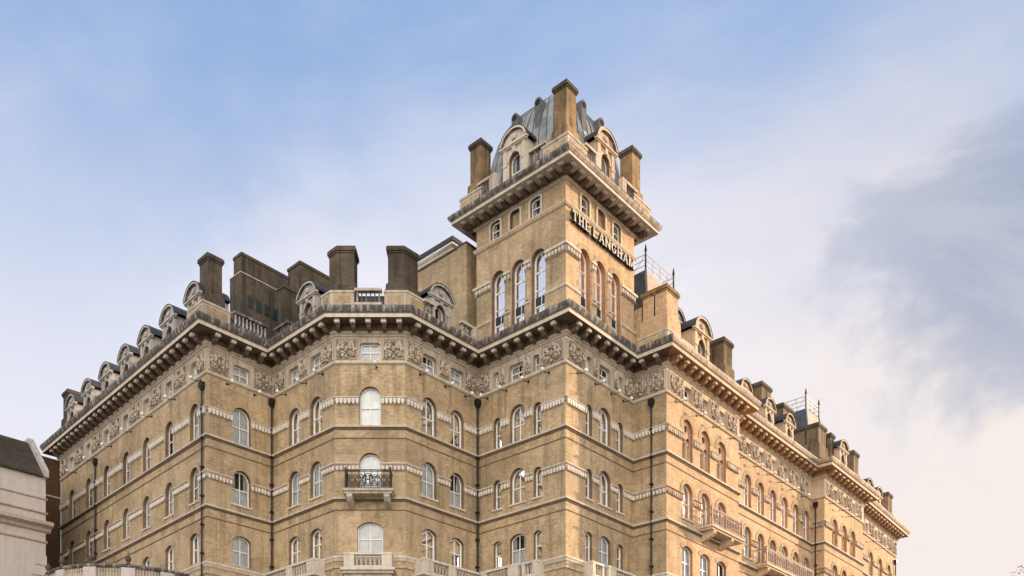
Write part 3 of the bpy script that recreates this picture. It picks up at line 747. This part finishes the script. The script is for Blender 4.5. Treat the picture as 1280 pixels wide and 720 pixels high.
# ------------------------------------------------------------------ chimneys
def shrink(poly, d, ds=None):
    """offset a convex counter-clockwise plan polygon outwards by d (ds: extra distance for each edge)"""
    n = len(poly); out = []; ds = ds or [0]*n
    for i in range(n):
        a, b, c_ = Vector(poly[i-1]), Vector(poly[i]), Vector(poly[(i+1) % n])
        d0 = (b-a).normalized(); d1 = (c_-b).normalized(); n0 = V2(d0.y, -d0.x); n1 = V2(d1.y, -d1.x)
        p0 = b+n0*(d+ds[i-1]); p1 = b+n1*(d+ds[i]); den = d0.x*d1.y-d0.y*d1.x
        q = p0+d0*(((p1-p0).x*d1.y-(p1-p0).y*d1.x)/den) if abs(den) > 1e-5 else p1
        out.append((q.x, q.y))
    return out
def chimney(parent, mw, poly, z0, zb, z1, key='brick_soot', cap='brick_soot', base=None, pan=None, groove_shade=False, ped=.22, ds=None):
    """plinth, shaft and oversailing cap over a plan polygon (x, y into the wall), counter-clockwise from above"""
    mb = MB(); b = base or key
    mb.plan(shrink(poly, ped, ds), z0, z0+.9 if pan else z0+.2, pan or b)
    if pan:
        sp = shrink(poly, ped+.04, ds); mb.plan(sp, z0+.9, z0+1.05, pan); mb.plan(shrink(poly, ped+.05, ds), z0-.02, z0+.12, pan)
        o = shrink(poly, ped+.002, ds)
        for i in range(len(o)):
            a, c_ = Vector(o[i]), Vector(o[(i+1) % len(o)]); L = (c_-a).length
            if L < .6: continue
            dd = (c_-a)/L; nn = V2(dd.y, -dd.x)*.012; p, q = a+dd*.2+nn, c_-dd*.2+nn
            mb.face([(p.x, p.y, z0+.27), (q.x, q.y, z0+.27), (q.x, q.y, z0+.76), (p.x, p.y, z0+.76)], 'brick')
    zz = z0+1.05 if pan else z0+.2
    mb.plan(shrink(poly, .16), zz, zb, b, None, shrink(poly, .12)); mb.plan(shrink(poly, .12), zb, zb+.16, b, None, shrink(poly, .0))
    o = part('chimney', mb, parent, mw)
    mb = MB(); mb.plan(poly, zb+.16, z1-.42, key)
    if groove_shade:
        x0 = min(p[0] for p in poly); x1 = max(p[0] for p in poly); y0 = min(p[1] for p in poly); y1 = max(p[1] for p in poly)
        mb.box((x0+x1)/2-.045, (x0+x1)/2+.045, y0-.012, y0+.1, zb+.2, z1-.43, 'dark'); mb.box(x0-.012, x0+.1, (y0+y1)/2-.045, (y0+y1)/2+.045, zb+.2, z1-.43, 'dark')  # flue grooves drawn as dark surface strips, their shade put in by colour
    part('shaft', mb, o, mw)
    mb = MB(); mb.plan(shrink(poly, .05), z1-.42, z1-.3, cap); mb.plan(shrink(poly, .11), z1-.3, z1-.08, cap); mb.plan(shrink(poly, .06), z1-.08, z1, 'band_dark')
    part('cap', mb, o, mw); return o
def rect(x0, x1, y0, y1): return [(x0, y0), (x1, y0), (x1, y1), (x0, y1)]
# bay corners
dL = (P['p2']-P['p3']).normalized(); dR = (P['p5']-P['p4']).normalized()
A = P['p3']+V2(.10, .08); poly = [A+dL*.8, A, A+V2(1.08, 0), A+V2(1.08, 1.15), A+V2(-.3, 1.25)]
chimney(hotel, WF, [tuple(p) for p in poly], 31.5, 33.3, 35.75, pan='stone', ped=.12, ds=[.6, .6, 0, 0, 0])
A = P['p4']+V2(-.10, .08); poly = [A+V2(-1.0, 0), A, A+dR*1.15, A+V2(.2, 1.35), A+V2(-1.0, 1.3)]
chimney(hotel, WF, [tuple(p) for p in poly], 31.5, 33.3, 35.75, pan='stone', ped=.12, ds=[.6, .6, 0, 0, 0])
chimney(hotel, F['recess'].at(0, 0, 0), rect(.15, 1.15, .15, 1.2), 31.5, 33.5, 36.15, pan='stone', ped=.15, ds=[.6, 0, 0, .6])
chimney(hotel, F['L'].at(0, 0, 0), rect(.25, 1.35, .1, 1.1), 31.5, 33.4, 35.7)
# tower corners
tk = dict(key='brick_tower', cap='brick_soot', pan='stone', base='brick_tower', ped=.5)
for i, f in enumerate(TF):
    chimney(hotel, f.at(0, 0, 0), rect(-.30, .68, -.30, .68), 40.86, 42.8, 45.65, **tk)
# long facade
ck = dict(key='brick_stack', cap='brick_soot', groove_shade=True)
chimney(hotel, F['pier'].at(0, 0, 0), rect(.75, 2.6, .1, 1.6), 31.5, 33.6, 35.65, 'brick_sunlit', 'brick_tower', pan='stone', groove_shade=True)
mb = MB(); mb.box(-1.2, .55, .25, 1.5, 31.5, 34.9, 'brick'); mb.box(-1.25, .56, .2, 1.55, 34.9, 35.0, 'band_dark'); part('chimney_breast', mb, hotel, F['pier'].M)
chimney(hotel, F['R1'].at(0, 0, 0), rect(8.3, 9.6, .15, 1.9), 31.5, 33.4, 35.45, **ck)
for a, b, t in ((7.2, 8.9, 36.0), (11.2, 13.2, 35.6)): chimney(hotel, F['R2'].at(0, 0, 0), rect(a, b, .5, 2.0), 31.5, 33.3, t, **ck)
chimney(hotel, F['R3'].at(0, 0, 0), rect(-.6, 1.1, .3, 2.6), 31.5, 33.0, 34.9, **ck)
chimney(hotel, F['R3'].at(0, 0, 0), rect(2.5, 3.3, .4, 1.2), 31.5, 33.0, 35.0, **ck)
chimney(hotel, F['R3'].at(0, 0, 0), rect(7.9, 9.2, .3, 1.9), 31.5, 32.9, 35.05, **ck)
chimney(hotel, F['R4'].at(0, 0, 0), rect(11.9, 13.3, .2, 1.6), 31.5, 32.9, 35.05, **ck)

# ------------------------------------------------------------------ roof stacks behind the recess, and the plain block beside the tower
def aframe(x, y):
    a = V2(.663, .749); return Matrix(((a.x, -a.y, 0, x), (a.y, a.x, 0, y), (0, 0, 1, ZO), (0, 0, 0, 1)))
mb = MB(); mb.box(0, 9, 0, 1.0, 37.75, 39.0, 'brick_soot'); mb.box(-.12, 9.1, -.10, 1.3, 32, 37.7, 'brick_soot'); mb.box(-.16, 9.1, -.14, 1.34, 37.7, 37.78, 'stone'); mb.box(-.05, 9.05, -.05, 1.05, 39.0, 39.2, 'band_dark')
for i in range(5): mb.box(.45+i*.66, .85+i*.66, -.125, -.09, 35.5, 36.3, 'grille')
part('chimney_stack', mb, hotel, aframe(-18.8, 62))
mb = MB(); mb.box(0, 4.6, 0, 1.45, 32, 38.7, 'brick_soot'); mb.box(-.06, 4.65, -.06, 1.5, 38.7, 38.9, 'band_dark'); part('chimney_stack', mb, hotel, aframe(-14.85, 62.5))
mb = MB(); mb.box(0, 1.2, 0, .7, 32, 36.4, 'brick_soot'); mb.box(-.06, 1.25, -.06, .76, 36.4, 36.55, 'band_dark'); mb.box(-.2, 1.3, -.2, .9, 32, 33.0, 'brick_soot', ) ; part('chimney_stack', mb, hotel, aframe(-15.7, 61.4))
bl = aframe(-3.14, 61.5)
mb = MB(); mb.box(-.0, 3.4, 0, 8.5, 32, 39.45, 'brick'); mb.box(-.06, 3.4, -.06, 8.55, 39.45, 39.6, 'band_dark'); mb.box(-.05, .02, -.05, .8, 33, 39.45, 'brick')
mb.box(-.35, 1.4, -.35, 1.1, 31.5, 33.4, 'stone'); mb.box(-.42, 1.5, -.42, 1.2, 33.4, 33.6, 'stone')
part('brick_block', mb, hotel, bl)
mb = MB(); mb.box(0, 4, 0, 5.0, 39.0, 42.2, 'stone_clean'); mb.box(-.25, 4.2, -.25, 5.3, 42.2, 42.35, 'paint'); mb.box(-.35, 4.3, -.35, 5.4, 42.35, 42.65, 'lead_dark')
mb.box(-1.0, 0, 1.0, 8.0, 39.0, 40.9, 'paint'); part('plant_room', mb, hotel, aframe(-4.4, 66))

# ------------------------------------------------------------------ dome
dm = MB(); tm = Matrix(((TF[0].d.x, -TF[0].n.x, 0, (T0.x+T2.x)/2), (TF[0].d.y, -TF[0].n.y, 0, (T0.y+T2.y)/2), (0, 0, 1, ZO), (0, 0, 0, 1)))
DP = [(3.4, 40.9), (3.42, 42.4), (3.36, 43.6), (3.2, 44.6), (2.94, 45.65), (2.56, 46.6), (2.06, 47.4), (1.48, 47.98), (.80, 48.3)]
def domew(z):
    for (a, za), (b, zb) in zip(DP, DP[1:]):
        if za <= z <= zb: return a+(b-a)*(z-za)/(zb-za)
    return .5
rws = []
for r, z in DP:
    c_ = r*.16
    ring_ = []
    for k in range(4):
        ca, sa = math.cos(k*math.pi/2), math.sin(k*math.pi/2)
        for px, py in ((-r+c_, -r), (-r*.5, -r), (0, -r), (r*.5, -r), (r-c_, -r), (r-c_*.29, -r+c_*.29)): ring_.append((px*ca-py*sa, px*sa+py*ca, z))
    rws.append(ring_)
dm.grid(rws, 'lead_dome', True); dm.face(rws[-1], 'lead_dark')
dome = part('dome', dm, hotel, tm, True)
sm = MB()
for k in range(4):
    sm.T = Matrix.Rotation(k*math.pi/2, 4, 'Z')
    for j in range(-4, 5):
        q = j/5
        sm.tube([(q*r*.93, -r-.02, z) for r, z in DP], .035, 'lead_seam', 5)
    sm.tube([(r*.93, -r*.93, z) for r, z in DP], .09, 'lead_seam', 6)
part('standing_seams', sm, dome, tm)
mb = MB(); mb.box(-.75, .75, -.75, .75, 48.25, 48.42, 'lead_dark'); part('dome_cap', mb, dome, tm)
for k in range(4):
    for u in (-1.0, 1.0):
        z = 46.0; y = -domew(z)-.35; g = tm @ Matrix.Rotation(k*math.pi/2, 4, 'Z')
        mb = MB(); ar = [(u+.28*math.cos(math.pi*i/10), z+.5+.28*math.sin(math.pi*i/10)) for i in range(11)]
        poly = [(u-.22, z-1.4), (u+.22, z-1.4)]+ar
        mb.elev(poly, y, y+1.6, 'lead_seam')
        part('lucarne', mb, dome, g)
        mb = MB(); rr = .19; cz = z+.45; mb.elev([(u+rr*math.cos(2*math.pi*i/14), cz+rr*math.sin(2*math.pi*i/14)) for i in range(14)], y-.03, y-.003, 'dark'); part('louvre', mb, dome, g)

# ------------------------------------------------------------------ slated pavilions with iron cresting
def pavilion(mw, w, d, z0, z1, ins):
    mb = MB(); p0 = rect(0, w, 0, d); p1 = rect(ins, w-ins, ins, d-ins); mb.plan(p0, z0, z1, 'slate_sunlit', 'lead', p1)
    mb.face([(-.005, 0, z0), (-.005, d, z0), (ins-.005, d-ins, z1), (ins-.005, ins, z1)], 'slate')
    for a, b in (((0, 0), (ins, ins)), ((w, 0), (w-ins, ins)), ((0, d), (ins, d-ins))): mb.tube([(*a, z0), (*b, z1)], .10, 'lead', 6)
    o = part('pavilion_roof', mb, hotel, mw)
    cr = MB()
    def bar(a, b, r=.024): cr.tube([a, b], r, 'iron_grey', 5)
    c4 = [(ins, ins), (w-ins, ins), (w-ins, d-ins), (ins, d-ins)]
    for i in range(4):
        a, b = Vector(c4[i]), Vector(c4[(i+1) % 4]); cr.lathe([(.07, z1), (.06, z1+1.3), (.11, z1+1.4), (.02, z1+1.9)], 'iron', 6, tuple(a))
        for zz in (.35, .75, 1.15): bar((*a, z1+zz), (*b, z1+zz))
        n = max(2, int((b-a).length/.9))
        for j in range(n):
            p, q = a+(b-a)*j/n, a+(b-a)*(j+1)/n; bar((*p, z1), (*q, z1+1.15), .018); bar((*p, z1), (*p, z1+1.15), .02)
    part('cresting', cr, o, mw)
pavilion(aframe(9.95, 64.9), 5.4, 5.0, 33.6, 40.4, .75)
pavilion(aframe(27.6, 82.6), 4.4, 5.0, 33.4, 38.2, .7)
put_windows(hotel)

# ------------------------------------------------------------------ rainwater pipes
def pipe(k, u, ztop, y=-.14):
    mb = MB(); mb.lathe([(.06, -1.7), (.06, ztop)], 'iron', 8, (u, y))
    z = 2.0
    while z < ztop: mb.box(u-.11, u+.11, y-.09, -.002, z, z+.1, 'iron'); z += 1.85
    o = part('drainpipe', mb, hotel, F[k].M)
    mb = MB(); mb.box(u-.19, u+.19, y-.16, .0, ztop+.1, ztop+.42, 'iron'); mb.plan(rect(u-.09, u+.09, y-.08, y+.08), ztop-.1, ztop+.1, 'iron', None, rect(u-.17, u+.17, y-.14, y+.12)); part('hopper', mb, o, F[k].M)
pipe('L', 25.75, 27.4); pipe('L', 7.9, 27.5); pipe('recess', 4.66, 27.75); pipe('flankR', 6.28, 27.75); pipe('pier', 1.55, 27.7); pipe('step2', .45, 27.6); pipe('R4', 13.35, 27.5)

# ------------------------------------------------------------------ balconies
def console(mb, u, y0, y1, z0, z1, w, key):
    pts = [(-.0, z0), (-.0, z1), (y1, z1), (y1, z1-.18)]+[(y1*(1-t), z1-.18-(z1-z0-.18)*(t**.6)) for t in (.25, .5, .75)]
    side_prism(mb, pts, u-w/2, u+w/2, key)
def iron_balcony(k, u0, u1, z, proj, cons, key='iron', emblem=False, st='stone', rz=1.15, inset=.2, pitch=.12):
    f = F[k]; mw = f.M; mb = MB()
    mb.box(u0, u1, -proj, -.003, z-.16, z, st); mb.box(u0+.08, u1-.08, -proj+.1, -.003, z-.30, z-.16, st)
    o = part('balcony', mb, hotel, mw, label='iron railed balcony on stone consoles')
    for u in cons: mb = MB(); console(mb, u, 0, -proj+.12, z-1.0, z-.30, .36, st); part('console', mb, o, mw)
    r = MB(); a, b, yy = u0+inset, u1-inset, -proj+.15
    for zz, s in ((.06, .03), (.16, .02), (.92*rz, .02), (rz, .035)):
        r.box(a, b, yy-s/1, yy+s, z+zz-s*.7, z+zz+s*.7, key)
        for e in (a, b): r.box(e-s, e+s, yy, -.01, z+zz-s*.7, z+zz+s*.7, key)
    for e in (a, b): r.box(e-.05, e+.05, yy-.05, yy+.05, z, z+rz+.08, key); r.blob((e, yy, z+rz+.12), (.07, .07, .07), key, 6, 4)
    L = b-a; n = max(4, round(L/.42))
    for i in range(n+1):
        u = a+L*i/n; r.box(u-.018, u+.018, yy-.018, yy+.018, z+.06, z+rz, key)
    for i in range(n):
        u = a+L*(i+.5)/n
        if emblem and abs(u-(a+b)/2) < .32: continue
        for zz, q in ((.36, .15), (.72, .15)):
            r.tube([(u+q*math.cos(t*math.pi/6), yy, z+zz+q*math.sin(t*math.pi/6)) for t in range(13)], .02, key, 4)
            r.tube([(u+q*.45*math.cos(t*math.pi/4), yy, z+zz+q*.45*math.sin(t*math.pi/4)) for t in range(9)], .018, key, 4)
        r.tube([(u-.18, yy, z+.18), (u+.18, yy, z+.9)], .014, key, 4); r.tube([(u+.18, yy, z+.18), (u-.18, yy, z+.9)], .014, key, 4)
    for e in (a, b):
        for i in range(1, 5):
            y = yy*(1-i/5); r.box(e-.016, e+.016, y-.016, y+.016, z+.06, z+rz, key)
    part('railing', r, o, mw)
    if emblem:
        e = MB(); c0 = (a+b)/2; zc = z+.56; ye = yy-.05
        e.tube([(c0+.30*math.cos(t*math.pi/12), ye, zc+.36*math.sin(t*math.pi/12)) for t in range(25)], .025, key, 5)
        for s in (-1, 1):
            e.box(c0+s*.12-.035, c0+s*.12+.035, ye-.03, ye+.03, zc-.24, zc+.24, key)
            for zz in (-.24, .24): e.box(c0+s*.12-.08, c0+s*.12+.08, ye-.03, ye+.03, zc+zz-.02, zc+zz+.02, key)
        e.box(c0-.12, c0+.12, ye-.028, ye+.028, zc-.03, zc+.03, key)
        part('monogram', e, o, mw)
iron_balcony('bay', .62, 3.78, 20.18, 1.05, (1.05, 3.35), emblem=True)
iron_balcony('R1', 4.2, 9.1, 20.35, 1.15, (4.8, 7.4), 'iron_sunlit', st='stone_warm', rz=1.2)
iron_balcony('R2', 4.85, 14.2, 20.2, 1.1, (5.4, 8.5, 11, 13.4), 'iron_sunlit', st='stone_warm', rz=1.2)
def stone_balcony(k, u0, u1, proj, piers, ztop=16.2, st='stone_clean', cons=(), bulk=False):
    f = F[k]; mb = MB()
    mb.box(u0-.2, u1+.2, -proj-.18, -.003, ztop-1.12, ztop-.96, st); mb.box(u0-.1, u1+.1, -proj-.06, -.003, ztop-1.3, ztop-1.12, 'stone'); mb.box(u0, u1, -proj+.1, -.003, ztop-1.5, ztop-1.3, 'stone')
    for u in cons: mb.box(u-.3, u+.3, -proj+.15, -.004, ztop-3.4, ztop-1.5, 'stone')
    mb.box(u0, u0+.25, -proj+.25, -.003, ztop-.96, ztop, st); mb.box(u1-.25, u1, -proj+.25, -.003, ztop-.96, ztop, st)
    o = part('stone_balcony', mb, hotel, f.M, label='stone balcony with a balustraded front')
    mb = MB(); b2 = MB() if bulk else None; y = -proj+.12
    mb.box(u0, u1, y-.12, y+.12, ztop-.955, ztop-.80, st); mb.box(u0-.04, u1+.04, y-.16, y+.16, ztop-.15, ztop, st)
    xs = [u0]
    for a, b in piers: mb.box(a, b, y-.14, y+.14, ztop-.80, ztop-.15, st); xs += [a, b]
    xs.append(u1)
    for a, b in zip(xs[::2], xs[1::2]):
        if b-a > .15: baluster_row(o, f.M, a+.02, b-.02, y, ztop-.80, ztop-.15, 'stone', .27, .085, b2)
    part('parapet', mb, o, f.M)
    if bulk: tag(part('baluster', b2, o, f.M, True), kind='stuff')
stone_balcony('bay', .72, 3.68, .95, [(.72, 1.35), (3.05, 3.68)], 16.25, cons=(1.0, 3.4))
stone_balcony('flankL', .25, 5.95, .9, [(.25, .6), (2.9, 3.6), (5.2, 5.95)])
stone_balcony('flankR', .75, 6.1, .9, [(.75, 1.5), (2.9, 3.5), (5.7, 6.1)])
stone_balcony('towL', 1.15, 4.3, .9, [(1.15, 1.6), (3.5, 4.3)]); stone_balcony('towL', 4.55, 5.8, .75, [(4.55, 4.8), (5.4, 5.8)])
stone_balcony('towR', 1.8, 3.1, .75, [(1.8, 2.1), (2.9, 3.1)]); stone_balcony('towR', 3.4, 6.5, .9, [(3.4, 4.2), (6.1, 6.5)])
stone_balcony('R1', 2.0, 8.4, .9, [(2.0, 2.4), (8.0, 8.4)], 15.9, 'stone_warm', bulk=True)

# ------------------------------------------------------------------ bow-fronted porch with urns
pc = V2(-26.0, 61.8); PR = 5.6
mw = Matrix.Translation((pc.x, pc.y, ZO)); mb = MB(); NS = 72
def ringrow(r, z): return [(r*math.cos(2*math.pi*i/NS), r*math.sin(2*math.pi*i/NS), z) for i in range(NS+1)]
mb.grid([ringrow(r, z) for r, z in ((5.35, -1.7), (5.35, 14.2), (5.6, 14.25), (5.75, 14.55), (5.75, 14.7), (5.5, 14.72), (5.5, 14.95), (5.2, 14.96), (0.1, 14.97))], 'render')
bow = part('bow_front', mb, hotel, mw, label='rounded pale bow front with balustrade and urns below the left wing')
mb = MB(); mb.grid([ringrow(r, z) for r, z in ((5.3, 15.68), (5.62, 15.68), (5.72, 15.78), (5.72, 15.88), (5.6, 15.93), (5.3, 15.93), (5.3, 15.68))], 'stone_gut'); part('coping', mb, bow, mw)
b2 = MB(); pd = MB(); ang = [R(x) for x in (192.5, 216.5, 240, 263.9, 287.7, 311.6, 335)]
for i, a in enumerate(ang):
    pd = MB(); pd.T = Matrix.Rotation(a, 4, 'Z'); pd.box(5.28, 5.7, -.42, .42, 14.95, 15.70, 'render'); part('pedestal', pd, bow, mw)
    if i < len(ang)-1:
        for j in range(1, 9):
            q = a+R(4.5)+(ang[i+1]-a-R(9))*(j-.5)/8; b2.lathe([(.09, 14.95), (.05, 15.05), (.11, 15.22), (.05, 15.5), (.09, 15.6), (.09, 15.70)], 'stone', 7, (5.48*math.cos(q), 5.48*math.sin(q)))
tag(part('baluster', b2, bow, mw, True), kind='stuff')
for a in ang[:5]:
    u = MB(); u.lathe([(.20, 15.93), (.17, 15.98), (.08, 16.04), (.07, 16.08), (.15, 16.16), (.19, 16.28), (.16, 16.40), (.08, 16.47), (.03, 16.52), (.03, 16.62), (.005, 16.72)], 'urn', 12)
    part('urn', u, bow, mw @ Matrix.Translation((5.5*math.cos(a), 5.5*math.sin(a), 0)), True)

# ------------------------------------------------------------------ lettering on the tower
sign = thing('letter_sign', (TF[1].at(.5, -.12, 37.3)).translation, 'dark edged raised serif capital letters running along the sunlit face of the tower', 'sign')
WM[sign] = TF[1].at(0, 0, 0); sign.matrix_basis = WM[sign]
def stroke(p, q, t): 
    p, q = Vector(p), Vector(q); d = (q-p).normalized(); n = V2(-d.y, d.x)*t/2
    return [tuple(p+n), tuple(q+n), tuple(q-n), tuple(p-n)][::-1]
def letter(ch, x, z, h, w):
    mb = MB(); t = h*.20; s = h*.09
    def el(poly): mb.elev([(x+a*w, z+b*h) for a, b in poly], -.26, -.06, 'letter_front', 'letter_side')
    def vr(cx, serif=True, b0=0, b1=1):
        hw = t/w/2; el([(cx-hw, b0), (cx+hw, b0), (cx+hw, b1), (cx-hw, b1)])
        if serif:
            for b in (0, 1-s/h): mb.elev([(x+(cx-hw*2)*w, z+b*h), (x+(cx+hw*2)*w, z+b*h), (x+(cx+hw*2)*w, z+(b+s/h)*h), (x+(cx-hw*2)*w, z+(b+s/h)*h)], -.265, -.06, 'letter_front', 'letter_side')
    def hb(a, b, z0, th=.12): mb.elev([(x+a*w, z+z0*h), (x+b*w, z+z0*h), (x+b*w, z+(z0+th)*h), (x+a*w, z+(z0+th)*h)], -.262, -.06, 'letter_front', 'letter_side')
    def dg(p, q, tt):
        mb.elev([(x+a, z+b) for a, b in stroke((p[0]*w, p[1]*h), (q[0]*w, q[1]*h), tt)], -.258, -.06, 'letter_front', 'letter_side')
    if ch == 'T': vr(.5, False); hb(0, 1, .87, .13); hb(.28, .72, 0, .09); hb(0, .12, .68, .2); hb(.88, 1, .68, .2)
    elif ch == 'H': vr(.2); vr(.8); hb(.2, .8, .44, .12)
    elif ch == 'E': vr(.24); hb(.1, .95, .88); hb(.1, .97, 0); hb(.24, .75, .45, .11); hb(.86, .97, .0, .28); hb(.84, .95, .72, .28)
    elif ch == 'L': vr(.22, False); hb(.02, .97, 0, .14); hb(.84, .97, 0, .22)
    elif ch == 'A': dg((.12, 0), (.5, 1), t*.6); dg((.88, 0), (.5, 1), t); hb(.25, .75, .28, .1); hb(0, .27, 0, .08); hb(.68, 1.03, 0, .08)
    elif ch == 'N': vr(.14, False); vr(.86, False); dg((.12, .95), (.88, .05), t*.95); hb(0, .3, 0, .08); hb(-.02, .2, .92, .08); hb(.7, 1.02, .92, .08)
    elif ch == 'M': vr(.12, False); vr(.88, False); dg((.14, .97), (.5, .1), t*.8); dg((.86, .97), (.5, .1), t*.7); hb(-.02, .26, 0, .08); hb(.72, 1.02, 0, .08); hb(-.02, .2, .92, .08); hb(.8, 1.02, .92, .08)
    elif ch == 'G':
        a0, a1 = R(42), R(325); n = 16
        for i in range(n):
            a, b = a0+(a1-a0)*i/n, a0+(a1-a0)*(i+1)/n
            k = lambda q: .30+.06*abs(math.sin(q))
            el([(.5+.48*math.cos(a), .5+.5*math.sin(a)), (.5+.48*math.cos(b), .5+.5*math.sin(b)), (.5+(.48-.25)*math.cos(b), .5+(.5-.14)*math.sin(b)), (.5+(.48-.25)*math.cos(a), .5+(.5-.14)*math.sin(a))])
        hb(.52, 1.02, .40, .1); hb(.74, .95, .08, .34); hb(.80, .93, .66, .3)
    return mb
x = .40; H = .65
for word in ('THE', 'LANGHAM'):
    for ch in word:
        w = {'M': .84, 'N': .72, 'A': .74, 'H': .72, 'G': .70}.get(ch, .62)*.80
        part('letter', letter(ch, x, 37.34, H, w), sign, WM[sign]); x += w+(.17 if ch == 'L' else .11)
    x += .24
mb = MB(); mb.box(.35, 2.55, -.05, -.004, 37.40, 37.46, 'iron'); mb.box(2.75, x-.35, -.05, -.004, 37.40, 37.46, 'iron'); part('mounting_rail', mb, sign, WM[sign])

# ------------------------------------------------------------------ spotlights on arms under the frieze
arm = MB(); arm.tube([(0, 0, .0), (0, -.35, -.14), (0, -.62, -.10)], .028, 'iron', 5); arm.box(-.06, .06, -.03, 0, -.08, .08, 'iron'); arm_me = arm.mesh('arm')
hd = MB(); hd.blob((0, -.68, -.02), (.12, .12, .12), 'white', 10, 6); hd_me = hd.mesh('lamp_head', True)
def lamp(k, u):
    mw = F[k].at(u, -.01, 28.1)
    o = obj('spotlight', None, None, mw); tag(o, 'small white globe spotlight on a thin bent arm under the carved frieze', 'lamp', 'small spotlights on arms below the carved frieze')
    obj('arm', arm_me, o, mw); obj('lamp_head', hd_me, o, mw)
for u in LC: lamp('L', u+.9)
for k, us in (('recess', (1.4, 3.4)), ('flankL', (1.6, 3.9, 5.7)), ('bay', (2.6,)), ('flankR', (1.2, 3.4, 5.2)), ('towL', (.9, 2.6, 4.5, 6.2)), ('towR', (1.2, 3.1, 4.9, 6.3)),
              ('R1', (1.2, 4.0, 6.4, 9.0)), ('R2', (2.5, 4.8, 7.1, 9.3, 11.6, 13.8)), ('R3', (1.2, 3.6, 5.8)), ('R4', (2.4, 5.4, 8.4))):
    for u in us: lamp(k, u)

# ------------------------------------------------------------------ neighbours on the left
nb = thing('stucco_building', (-34.5, 66, 0), 'pale painted stucco neighbour with mossy dark slate roof at the left edge', 'building')
A0 = V2(-34.5, 66.0); da = V2(.663, .749); f = Face(A0-da*34, A0)
mb = MB(); L = f.L; mb.box(0, L, 0, 12, -1.7, 24.97, 'render')
for i in range(26): mb.box(L-.75-(.0 if i % 2 else .25), L+.05, -.08, -.002, -1+i*.78, -1+i*.78+.70, 'render')
wl = part('wall', mb, nb, f.M)
mb = MB()
for z, h, p in ((23.45, .12, .10), (22.4, .14, .16), (20.3, .18, .12)): moulding(mb, f, [(0, z-h), (p, z-h*.5), (p, z), (0, z+.04)], 'stucco_trim', 0, L+.1)
moulding(mb, f, [(0, 20.9), (.2, 21.0), (.3, 21.2), (.7, 21.35), (.75, 21.6), (0, 21.75)], 'stucco_trim', 0, L+.3); part('cornice', mb, nb, f.M)
mb = MB(); side_prism(mb, [(-.25, 24.97), (-.25, 25.1), (2.7, 28.3), (8.8, 28.3), (12, 25.1), (12, 24.97)], 0, L-.25, 'slate_olive'); rf = part('roof', mb, nb, f.M)
mb = MB(); side_prism(mb, [(-.35, 24.975), (-.35, 25.45), (2.6, 28.65), (8.9, 28.65), (12.1, 25.4), (12.1, 24.975)], L-.25, L+.1, 'stone_dorm'); part('gable_coping', mb, rf, f.M)
bb = thing('brick_party_building', (-38.9, 74.5, 0), 'dark brown brick flank wall squeezed between the stucco house and the hotel', 'building')
f2 = Face(P['p0']-da*4.5+V2(-.02, 0), P['p0']+V2(-.02, 0)); mb = MB(); mb.box(0, f2.L, 0, 8, -1.7, 30.0, 'brick_brown'); part('wall', mb, bb, f2.M)
mb = MB(); moulding(mb, f2, [(0, 26.75), (.05, 26.77), (.05, 26.87), (0, 26.9)], 'stone', 0, f2.L); part('string_course', mb, bb, f2.M)

# ------------------------------------------------------------------ street tree whose top just shows at the right edge
tr = thing('street_tree', (34.9, 60, 0), 'golden leaved street tree whose crown tip pokes in at the lower right corner', 'tree')
mw = Matrix.Translation((34.9, 60, 0)) @ Matrix.Scale(1.075, 4)
M['bark'] = flat_mat('bark', (.07, .05, .035), .9); M['leaf'] = flat_mat('autumn_leaf', (.30, .20, .05), .7, 0, .5, 8)
mb = MB(); mb.tube([(0, 0, 0), (.1, 0, 5), (-.1, .1, 10), (.2, 0, 16.5)], [.32, .26, .18, .04], 'bark', 8)
rl = random.Random(3); tips = []
for i in range(26):
    z = rl.uniform(5, 15.5); a = rl.random()*6.28; l = rl.uniform(1.4, 3.2)*(1-(z-5)/16); e = (l*math.cos(a), l*math.sin(a), z+l*.7)
    mb.tube([(0, 0, z), (e[0]*.5, e[1]*.5, z+l*.25), e], [.09, .06, .02], 'bark', 5); tips += [e, (e[0]*.6, e[1]*.6, z+l*.4)]
tips.append((.2, 0, 16.9)); tips.append((-.5, .2, 16.6))
part('trunk', mb, tr, mw)
mb = MB()
for t in tips:
    for j in range(60):
        p = Vector(t)+Vector((rl.gauss(0, .45), rl.gauss(0, .45), rl.gauss(0, .38))); a = Vector((rl.gauss(0, 1), rl.gauss(0, 1), rl.gauss(0, 1))).normalized(); b = a.orthogonal().normalized(); s = rl.uniform(.08, .15)
        mb.face([p-a*s, p+b*s*.5, p+a*s, p-b*s*.5], 'leaf')
part('crown', mb, tr, mw)
bpy.context.view_layer.update()
